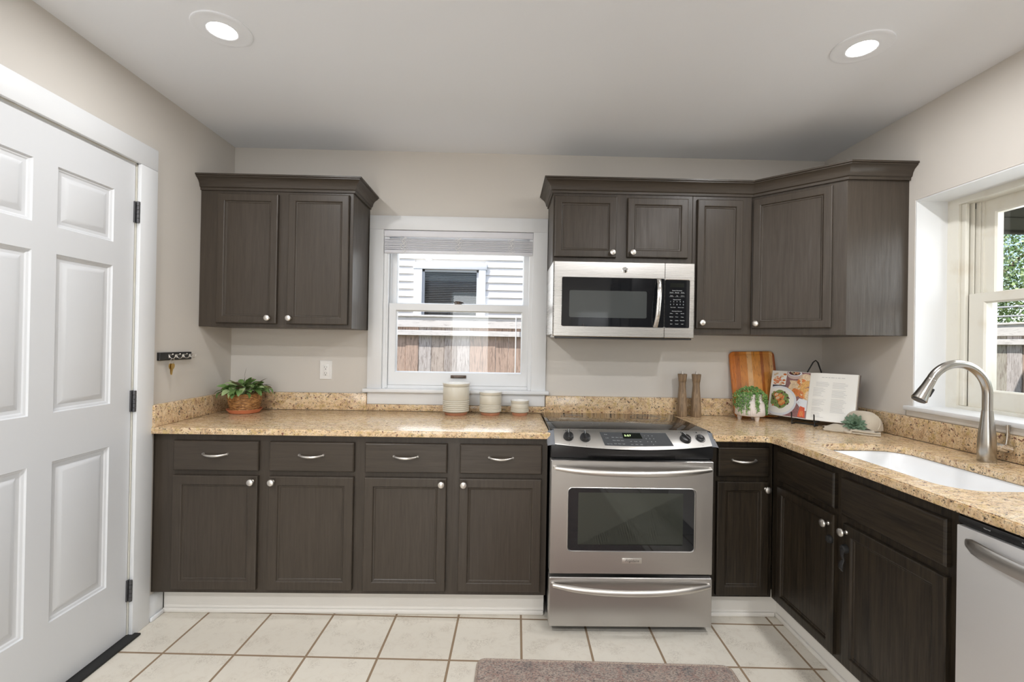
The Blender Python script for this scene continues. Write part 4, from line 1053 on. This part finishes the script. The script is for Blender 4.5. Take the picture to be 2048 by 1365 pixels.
def art(poly, m, x0=.06, x1=.995, y0=.012, y1=.99):
    poly = clip(poly, x0, x1, y0, y1)
    if len(poly) < 3: return
    lvl[0] += 1; off = .0004 + lvl[0] * .000012; b.mat(ART.index(m))
    cx = sum(p[0] for p in poly) / len(poly); cy = sum(p[1] for p in poly) / len(poly)
    P = [pg(-1 + x, y, off) for x, y in poly]; c_ = pg(-1 + cx, cy, off); mid = [pg(-1 + (x + cx) / 2, (y + cy) / 2, off) for x, y in poly]; n_ = len(P)
    b.add([c_] + mid + P, [(0, 1 + i, 1 + (i + 1) % n_) for i in range(n_)] + [(1 + i, 1 + n_ + i, 1 + n_ + (i + 1) % n_, 1 + (i + 1) % n_) for i in range(n_)])
def ell(cx, cy, rx, ry, m, a=0, n=22, j=0):
    art([(cx + rx * cos(t_) * cos(a) * (1 + j * rnd.uniform(-1, 1)) - ry * sin(t_) * sin(a), cy + rx * cos(t_) * sin(a) + ry * sin(t_) * cos(a) * (1 + j * rnd.uniform(-1, 1))) for t_ in [2 * pi * k / n for k in range(n)]], m)
rnd = random.Random(3)
for i in range(8):
    for j in range(8): art([(.06 + .1169 * i, .012 + .1223 * j), (.06 + .1169 * (i + 1), .012 + .1223 * j), (.06 + .1169 * (i + 1), .012 + .1223 * (j + 1)), (.06 + .1169 * i, .012 + .1223 * (j + 1))], 'art_plum')
art([(.06, .68), (.40, .68), (.42, .99), (.06, .99)], 'paper')
for k in range(26): ell(rnd.uniform(.08, .37), rnd.uniform(.70, .95), .045, .022, rnd.choice(['art_shrimp', 'art_cream', 'art_shrimp', 'art_crust']), rnd.uniform(-.6, .9))
art([(.06, .635), (.42, .66), (.42, .68), (.06, .67)], 'art_navy')
art([(.50, .80), (.75, .80), (.98, .42), (.9, .40), (.62, .60)], 'art_cream')
ell(.70, .62, .22, .17, 'art_bread', .3, 26, .1); ell(.66, .68, .16, .10, 'art_cream', .1, 22, .12); ell(.88, .84, .16, .12, 'art_cream', .3); ell(.84, .76, .15, .08, 'art_crust', -.3, 20, .1); ell(.92, .74, .12, .07, 'art_bread', .4)
ell(.78, .53, .20, .07, 'art_crust', -.4, 20, .1); ell(.97, .54, .09, .13, 'art_bread'); ell(.99, .50, .07, .10, 'art_cream')
ell(.62, .93, .20, .10, 'art_bowl'); ell(.62, .96, .18, .065, 'art_plate'); ell(.61, .965, .15, .05, 'art_dark')
for k in range(18): ell(.61 + rnd.uniform(-.12, .12), .965 + rnd.uniform(-.035, .02), .018, .012, rnd.choice(['art_crust', 'art_green', 'art_shrimp', 'art_cream']))
art([(.72, .32), (.99, .02), (.99, .40), (.80, .42)], 'art_plate')
art([(.73, .34), (.74, .02), (.99, .02), (.99, .18)], 'art_plum')
ell(.27, .33, .47, .33, 'art_plate', 0, 40); ell(.27, .335, .41, .285, 'paper', 0, 40)
ell(.28, .36, .28, .19, 'art_green', 0, 26, .12)
for k in range(60):
    a = rnd.uniform(0, 6.28); q = sqrt(rnd.random()); ell(.28 + .27 * q * cos(a), .36 + .19 * q * sin(a), rnd.uniform(.015, .035), rnd.uniform(.01, .02), rnd.choice(['art_green', 'art_dark', 'art_dark', 'art_green', 'art_shrimp']), rnd.uniform(-1, 1), 10)
for cx, cy in ((.20, .45), (.31, .43), (.24, .38), (.38, .31), (.33, .28)): ell(cx, cy, .075, .05, 'art_crust', rnd.uniform(-.5, .5), 16, .06); ell(cx, cy + .008, .055, .032, 'art_cream' if cx < .3 else 'art_bread', .3, 14, .06)
art([(.80, .03), (.97, .03), (.95, .24), (.84, .26)], 'art_red'); art([(.84, .05), (.93, .05), (.92, .16), (.86, .17)], 'art_crust')
b.build('food_photo', ART, lpg, smooth=0)
rpg = page(1, 'p').build('text_page', 'paper', bk, smooth=40)
b = MB()
def tl(u0, u1, v, h=.006):
    n_ = 5; Ls = [[pg(u0 + (u1 - u0) * i / n_, v, .0006), pg(u0 + (u1 - u0) * i / n_, v + h, .0006)] for i in range(n_ + 1)]; b.loft(Ls, False)
rnd = random.Random(9)
u = .26
while u < .72: w_ = rnd.uniform(.03, .08); tl(u, u + w_, .905, .012); u += w_ + .018
b.build('recipe_heading', 'ink', rpg, smooth=0); b = MB()
for row in range(4): tl(.15 + .0 * row, .15 + rnd.uniform(.25, .30), .80 - row * .026, .007)
for row in range(26):
    if row in (8, 9, 16): continue
    tl(.10, .10 + rnd.uniform(.16, .30), .68 - row * .0245, .006)
b.build('text_column', 'ink', rpg, smooth=0); b = MB()
for row in range(24):
    if row in (5, 12): continue
    tl(.50, .50 + rnd.uniform(.24, .32), .80 - row * .0265, .007)
b.build('text_column', 'ink', rpg, smooth=0)

st = thing('book_stand', 'black wrought metal stand holding the open cookbook', 'stand', (1.66, -.28, CT))
def sp_(u, f, z): return Vector((S.x, S.y, 0)) + UM * u + NB * f + Z3 * z     # u along the book, f backwards, z height
wr = .0032
for sg in (-1, 1):
    u = sg * .055
    b = MB(); b.tube([sp_(u, .010, CT + .003), sp_(u, -.038, CT + .003), sp_(u, -.040, CT + .004), sp_(u, -.037, CT + .026), sp_(u, -.010, CT + .022)], wr, 8)
    b.tube([sp_(u, .075, CT + .0225), sp_(u, .0, CT + .0215), sp_(u, -.030, CT + .022), sp_(u, -.044, CT + .030), sp_(u, -.044, CT + .060), sp_(u, -.047, CT + .066)], wr, 8); b.build('front_hook', 'iron', st)
b = MB()
tl_ = math.tan(TB)
def bk_(u, z): return sp_(u, .036 + (z - CT) * tl_ + .004, z)
b.tube([bk_(-.055, CT + .02), bk_(-.055, CT + .19), bk_(-.050, CT + .235), bk_(-.032, CT + .292), bk_(-.012, CT + .340), bk_(0, CT + .352), bk_(.012, CT + .340), bk_(.032, CT + .292), bk_(.050, CT + .235), bk_(.055, CT + .19), bk_(.055, CT + .02)], wr * 1.15, 8)
for sg in (-1, 1):
    b.tube([bk_(sg * .050, CT + .26), bk_(sg * .066, CT + .277), bk_(sg * .088, CT + .278), bk_(sg * .105, CT + .262)], wr, 8)
b.tube([bk_(-.055, CT + .10), bk_(.055, CT + .10)], wr, 8); b.tube([sp_(-.055, .02, CT + .0215), sp_(.055, .02, CT + .0215)], wr, 8)
b.build('frame', 'iron', st)
b = MB(); b.tube([bk_(0, CT + .20), sp_(0, .12, CT + .10), sp_(0, .135, CT + .003)], wr, 8); b.tube([sp_(-.055, .01, CT + .0035), sp_(.055, .01, CT + .0035)], wr, 8); b.tube([bk_(-.055, CT + .10), bk_(0, CT + .20), bk_(.055, CT + .10)], wr * .8, 8); b.build('rear_leg', 'iron', st)

# ------------------------------------------------------------------ napkin and succulent
nk = thing('napkin', 'folded beige linen napkin lying on the corner counter under the succulent', 'napkin', (1.75, -.55, CT))
VR = Vector((.79, -.61, 0)); VF = Vector((.61, .79, 0))       # right and away directions of the cloth layout
NC = Vector((1.745, -.545, CT))
def np_(r, f, z): return NC + VR * r + VF * f + Z3 * z
def cloth(b, fn, nu, nv, th=.0022):
    G = [[Vector(fn(i / nu, j / nv)) for j in range(nv + 1)] for i in range(nu + 1)]
    top = [p + Z3 * th for r in G for p in r]; bot = [p for r in G for p in r]; n1 = nv + 1; fs = []
    N_ = len(top)
    for i in range(nu):
        for j in range(nv):
            a, b_, c_, d_ = i * n1 + j, i * n1 + j + 1, (i + 1) * n1 + j + 1, (i + 1) * n1 + j
            fs.append((a, b_, c_, d_)); fs.append((N_ + a, N_ + d_, N_ + c_, N_ + b_))
    for i in range(nu):
        for j in (0, nv): a, c_ = i * n1 + j, (i + 1) * n1 + j; fs.append((a, c_, N_ + c_, N_ + a))
    for j in range(nv):
        for i in (0, nu): a, c_ = i * n1 + j, i * n1 + j + 1; fs.append((a, c_, N_ + c_, N_ + a))
    b.add(top + bot, fs)
b = MB()
# right-hand stack of folds
for k, (z_, r0, r1, f1) in enumerate(((.001, -.01, .105, .10), (.0065, -.012, .107, .095), (.0125, -.012, .085, .09), (.0175, -.012, .080, .08))):
    cloth(b, lambda u, v, z_=z_, r0=r0, r1=r1, f1=f1: np_(r0 + (r1 - r0) * u, -.030 + f1 * v - .012 * u, z_ + .003 * sin(u * 5 + v * 3) * (z_ > .002) + (.018 * v * (1 - u) if z_ > .012 else 0)), 14, 8)
for z_ in (.0048, .0158):
    b.tube([np_(-.012 + .118 * k / 8, -.031 - .012 * k / 8, z_ + .0008 * sin(k)) for k in range(9)], [.0045 if z_ < .01 else .0040] * 9, 10)
# left wing, raised in the middle and rolled along its front edge
def wing(z0, hh):
    def f(u, v):
        ridge = sin(pi * min(1, v * 1.05)) ** .8
        return np_(-.126 + .140 * u + .006 * sin(v * 6), -.020 + (.030 + .055 * sin(pi * min(1, .15 + u * .75))) * v - .010 * u, z0 + hh * ridge * sin(pi * min(1, .12 + u * .62)) + .0025 * sin(u * 17 + v * 4) * ridge)
    return f
cloth(b, wing(.0005, .004), 20, 12); cloth(b, wing(.0065, .030), 24, 14)
b.tube([np_(-.122 + .118 * k / 10, -.0205 - .010 * k / 10, .0055 + .001 * sin(k * 1.3)) for k in range(11)], [.0028, .0050, .0055, .0052, .0056, .0054, .0050, .0055, .0050, .0045, .003], 10)
b.tube([np_(-.040 + .035 * k / 6, -.030 - .004 * k / 6, .0075 + .002 * sin(k * 1.3)) for k in range(7)], [.004, .007, .0078, .0075, .0078, .007, .004], 10)
# high loop behind the succulent
def loop(u, v):
    """u runs from the front of the puff to its open back, v across it"""
    a = pi * (1 - v); k = sin(min(1, u * 1.25 + .04) * pi / 2)
    R_ = .080 * (.35 + .65 * k); H_ = .090 * k ** .75
    return np_(.036 + R_ * cos(a) + .012 * (1 - u), .010 + .085 * u + .006 * sin(v * 8), .016 + H_ * max(0, sin(a)) ** .8 + .0025 * sin(v * 14 + u * 4) * sin(a))
cloth(b, loop, 20, 28)
b.build('cloth', 'linen', nk, smooth=60)
b = MB(); b.tube([Vector(loop(.90 - .70 * (k / 24) ** 1.5, .50 + .47 * (k / 24))) + Z3 * .0018 for k in range(25)], .0017, 8)
b.build('hem', 'linen_hem', nk)

su = thing('succulent', 'small blue-green artificial succulent rosette resting on the napkin', 'succulent', tuple(np_(.004, .006, .022)))
b = MB(); C_ = np_(.004, .004, .046); axd = (Vector((-.45, -.75, .55))).normalized(); q = Z3.rotation_difference(axd).to_matrix()
rnd = random.Random(4)
def sleaf(b, az, el, L, W):
    d = q @ Vector((cos(az) * cos(el), sin(az) * cos(el), sin(el))); s = d.cross(axd).normalized(); n = s.cross(d).normalized()
    if n.dot(axd) < 0: n = -n
    Ls = []
    for t_, w, bend in ((0, .35, 0), (.3, .8, -.02), (.6, 1.0, .0), (.82, .72, .05), (.95, .28, .1), (1.0, .03, .14)):
        p = C_ + d * (L * t_) + n * (L * bend); hw = W * w / 2; Ls.append([p + s * hw + n * hw * .25, p - n * hw * .45, p - s * hw + n * hw * .25, p + n * hw * .05])
    b.loft(Ls, True, True, True)
for ring, (cnt, el, L, W) in enumerate(((13, -.12, .056, .018), (12, .20, .053, .018), (10, .50, .045, .016), (7, .85, .034, .014), (4, 1.2, .022, .011))):
    for k in range(cnt): sleaf(b, 2 * pi * k / cnt + ring * .4 + rnd.uniform(-.1, .1), el + rnd.uniform(-.08, .08), L * rnd.uniform(.9, 1.08), W)
b.build('rosette', 'succulent_leaf', su, smooth=50)
b = MB(); b.cyl(np_(.004, .006, .0225), C_, .004, .006, 12); b.build('stem', 'succulent_leaf', su)

# ------------------------------------------------------------------ rug
rgx = thing('rug', 'faded red and charcoal patterned kitchen rug on the tiles before the range', 'rug', (.43, -1.25, 0))
RM = Matrix.Translation((.434, -.892, 0)) @ Matrix.Rotation(-.034, 4, 'Z')
b = MB(RM); b.rrings((0, 0, 0), X3, Y3, Z3, [(-.517, .517, -2.1, -.008, .03, .0), (-.517, .517, -2.1, -.008, .03, .006), (-.512, .512, -2.095, -.013, .028, .008)], n=6, back=True); b.build('pile', 'rug_pile', rgx)
b = MB(RM); pp = rr2(-.520, .520, -2.103, -.005, .032, 6); pq = []
for i in range(len(pp)):
    a_, c_ = Vector(pp[i]), Vector(pp[(i + 1) % len(pp)]); m_ = max(1, int((c_ - a_).length / .05))
    for k in range(m_): w_ = a_.lerp(c_, k / m_); pq.append((w_.x, w_.y, .0055))
b.tube(pq, .0055, 8, True); b.build('binding', 'rug_binding', rgx)

# ------------------------------------------------------------------ recessed lights
def can(x, y, label, grp):
    c = thing('recessed_light', label, 'ceiling light', (x, y, 2.47), grp)
    b = MB(); b.lathe([(.102, ZC), (.101, ZC - .004), (.094, ZC - .0055), (.088, ZC - .0045), (.062, ZC - .006), (.053, ZC - .008), (.049, ZC - .006)], (x, y, 0), 56, cap0=False, cap1=False); b.build('trim_ring', 'ceiling_paint', c, smooth=60)
    b = MB(); b.lathe([(.049, ZC - .006), (.045, ZC - .0085), (.02, ZC - .011), (.002, ZC - .0115)], (x, y, 0), 40, cap0=False, cap1=True); b.build('lens', 'bulb_lens', c)
can(*CANS[0], 'glowing recessed ceiling light at the upper left, over the white door side', None)
can(*CANS[1], 'glowing recessed ceiling light at the upper right, over the sink side', None)
for x_, y_ in CANS[2:]: can(x_, y_, 'recessed ceiling light farther back in the room', 'recessed lights behind the viewer')

# ------------------------------------------------------------------ guessed furniture behind the viewer, added for oven and microwave glass to reflect
fr_ = thing('refrigerator', 'guessed grey refrigerator behind the viewer, added for the glass to reflect', 'refrigerator', (1.35, -4.3, 0))
b = MB(); b.box(.95, 1.90, -4.75, -4.02, .02, 1.75, .01); b.build('body', 'fridge_grey', fr_)
b = MB(); b.box(.95, 1.90, -4.02, -3.985, .70, 1.75, .008); fd = b.build('door', 'fridge_grey', fr_); b = MB(); b.box(1.0, 1.03, -3.98, -3.94, .9, 1.6, .008); b.build('handle', 'satin_nickel', fd)
b = MB(); b.box(.95, 1.90, -4.02, -3.985, .06, .69, .008); fd = b.build('drawer', 'fridge_grey', fr_); b = MB(); b.box(1.1, 1.75, -3.98, -3.94, .58, .61, .008); b.build('handle', 'satin_nickel', fd)
pc = thing('pantry_cabinet', 'guessed tall dark pantry cabinet behind the viewer, added for the glass to reflect', 'cabinet', (1.7, -3.4, 0))
b = MB(); b.box(1.36, XR - .002, -3.90, -2.95, .0, 2.2, .004); b.build('body', PAINT, pc)
cdoor(pc, (1.36, -2.98, .15), UY, NX, .45, 1.95, (.40, .9)); cdoor(pc, (1.36, -3.44, .15), UY, NX, .44, 1.95, (.05, .9))

# ------------------------------------------------------------------ outdoors
b = MB(); b.box(-14, 22, .30, 20, -.55, -.5); b.box(2.3, 22, -8, .30, -.55, -.5); o = struct('ground', b, 'grass', smooth=0)
def fence(P0, U, n, N, label):
    """N points towards the viewer side"""
    f = thing('wooden_fence', label, 'fence', tuple(Vector(P0) - Z3 * .5)); P0, U, N = Vector(P0), Vector(U), Vector(N); L = n * .1385; rnd_ = random.Random(n)
    def bx(b, u0, u1, n0, n1, z0, z1, bev=.003):
        M = Matrix((U, N, Z3)).transposed().to_4x4(); M.translation = P0; b.M = M; b.box(u0, u1, n0, n1, z0, z1, bev, 1)
    for k in range(n):
        b = MB(); dz = rnd_.uniform(-.004, .004); bx(b, k * .1385 + .0005, (k + 1) * .1385 - .0005, -.018 + dz, dz, -.5, 1.58, .004); b.build('picket', 'picket_wood', f)
    for z0, z1, d in ((1.400, 1.455, .045), (.30, .39, .045)):
        b = MB(); bx(b, 0, L, .005, d, z0, z1); b.build('rail', 'weathered_board', f)
    b = MB(); bx(b, 0, L, .006, .030, 1.488, 1.600); bx(b, 0, L, -.03, .045, 1.600, 1.620); b.build('cap_board', 'weathered_board', f)
    for k in range(0, n + 1, 16):
        b = MB(); bx(b, k * .1385 - .04, k * .1385 + .05, -.11, -.02, -.5, 1.58); b.build('post', 'weathered_board', f)
fence((-3.005, 2.2, 0), (1, 0, 0), 32, (0, -1, 0), 'weathered board fence outside the counter window')
fence((5.0, -.5, 0), (0, 1, 0), 30, (-1, 0, 0), 'weathered board fence outside the sink window')
b = MB(); b.tube([(.118, 2.12, 1.62), (.119, 2.11, 1.3), (.117, 2.11, .4), (.118, 2.12, -.4)], .006, 6); tag(b.build('downlead_wire', 'plastic_white', None), 'thin pale wire running down the fence outside the counter window', 'wire')

nh = thing('neighbour_house', 'pale clapboard neighbouring house beyond the fence', 'house', (-.7, 3.8, -.5))
HW = (-1.131, -.365, 1.35, 2.318)
b = MB(); z = -.5
tr0, tr1 = -1.242, -.271
while z < 3.4:
    z1 = z + .1025
    segs = [(-4.5, 3.2)] if (z1 < 1.20 or z > 2.408) else [(-4.5, tr0 + .005), (tr1 - .005, 3.2)]
    for a, c_ in segs: b.prism([(a, 3.500, z - .012), (a, 3.520, z1), (a, 3.535, z1), (a, 3.535, z - .012)], (c_ - a, 0, 0))
    z = z1
b.box(-4.5, 3.2, 3.536, 3.6, -.5, HW[2]); b.box(-4.5, 3.2, 3.536, 3.6, HW[3], 3.4); b.box(-4.5, HW[0], 3.536, 3.6, HW[2], HW[3]); b.box(HW[1], 3.2, 3.536, 3.6, HW[2], HW[3])
b.build('siding', 'siding', nh, smooth=0)
b = MB(); b.box(tr0, HW[0], 3.475, 3.54, 1.25, 2.320, .002); b.box(HW[1], tr1, 3.475, 3.54, 1.25, 2.320, .002); b.box(tr0 - .015, tr1 + .015, 3.470, 3.54, 2.320, 2.408, .002); b.box(tr0 - .03, tr1 + .03, 3.44, 3.54, 1.25, 1.35, .002)
wt = b.build('window_trim', 'trim_white', nh)
b = MB(); b.box(HW[0], HW[1], 3.522, 3.526, HW[2], HW[3]); b.build('pane', 'window_glass', wt, smooth=0)
b = MB(); b.box(HW[0], HW[0] + .03, 3.510, 3.54, HW[2], HW[3]); b.box(HW[1] - .03, HW[1], 3.510, 3.54, HW[2], HW[3]); b.box(HW[0], HW[1], 3.51, 3.54, HW[3] - .03, HW[3]); b.box(HW[0], HW[1], 3.51, 3.54, 1.66, 1.69); b.build('sash', 'fridge_grey', wt)
b = MB(); z = 2.26
while z > HW[2]: b.box(HW[0] + .03, HW[1] - .03, 3.545, 3.560, z, z + .004); z -= .024
b.build('blind', 'grey_plastic', wt, smooth=0)
b = MB(); b.box(HW[0] - .1, HW[1] + .1, 3.7, 3.72, HW[2] - .1, HW[3] + .1); b.build('dark_room', 'display_dark', nh, smooth=0)
b = MB(); b.box(-5, 3.6, 3.44, 6, 3.4, 3.5); b.prism([(-5, 3.44, 3.5), (-5, 8, 5.6), (-5, 8, 3.5)], (8.6, 0, 0)); b.build('roof', 'porch_grey', nh, smooth=0)

b = MB(); b.box(2.35, 8.5, -4, 1.03, 2.35, 2.52, .01); b.box(2.35, 8.5, .99, 1.05, 2.33, 2.52, .004)
for k in range(12): b.box(2.36, 8.4, -3.9 + k * .41, -3.885 + k * .41, 2.344, 2.35)
tag(b.build('porch_roof', 'porch_grey', None, smooth=0), 'grey porch soffit seen through the top of the sink window', 'porch roof')
b = MB()
for x_, y_ in ((8.3, .9), (8.3, -3.8)): b.box(x_ - .06, x_ + .06, y_ - .06, y_ + .06, -.5, 2.35)
tag(b.build('porch_post', 'trim_white', None, smooth=0), 'white post carrying the grey porch roof outside', 'post')
for z_, lb in ((1.90, 'upper pale utility cable above the right fence'), (1.78, 'lower pale utility cable above the right fence')):
    b = MB(); b.tube([(6.5, -3 + .8 * k, z_ + .004 * (k - 6) ** 2) for k in range(14)], .012, 6); tag(b.build('utility_cable', 'cable', None), lb, 'cable')

def tree(x, y, h, cr, label, seed):
    rnd = random.Random(seed); t_ = thing('garden_tree', label, 'tree', (x, y, -.5), 'trees beyond the right fence')
    b = MB(); b.tube([(x, y, -.5), (x + .05, y, h * .35), (x - .05, y + .1, h * .7)], [.14, .11, .06], 10)
    for k in range(6):
        a = k * 1.05; b.tube([(x, y, h * .35 + .1 * k), (x + cr * .5 * cos(a), y + cr * .5 * sin(a), h * .55 + .1 * k), (x + cr * .8 * cos(a), y + cr * .8 * sin(a), h * .62 + .15 * k)], [.05, .03, .015], 6)
    b.build('trunk', 'bark', t_)
    vs = []; fs = [[], []]
    for k in range(20000):
        d = Vector((rnd.gauss(0, 1), rnd.gauss(0, 1), rnd.gauss(0, 1))).normalized(); rr = cr * (.35 + .65 * rnd.random()) * (1 + .22 * sin(d.x * 7 + seed) * cos(d.z * 6 + d.y * 5))
        p = Vector((x, y, h * .60)) + Vector((d.x * rr, d.y * rr, d.z * rr * 1.05)); s_ = rnd.uniform(.035, .075)
        u_ = Vector((rnd.gauss(0, 1), rnd.gauss(0, 1), rnd.gauss(0, 1))).normalized(); w_ = u_.cross(d).normalized() if abs(u_.dot(d)) < .99 else X3
        n0 = len(vs); vs += [p, p + u_ * s_ * .5 + w_ * s_ * .35, p + u_ * s_, p + u_ * s_ * .5 - w_ * s_ * .35]; fs[k % 2].append((n0, n0 + 1, n0 + 2, n0 + 3))
    b = MB(); b.add(vs, fs[0]); b.mat(1); b.v = b.v; nb = len(b.f)
    for f in fs[1]: b.f.append(list(f)); b.m.append(1)
    b.build('crown', ['leaf_green', 'leaf_light'], t_, smooth=0)
tree(8.6, 6.0, 4.3, 1.6, 'bushy green tree nearer the fence outside the sink window', 1)
tree(12.8, 6.4, 5.6, 2.2, 'larger green tree standing farther behind the fence', 2)
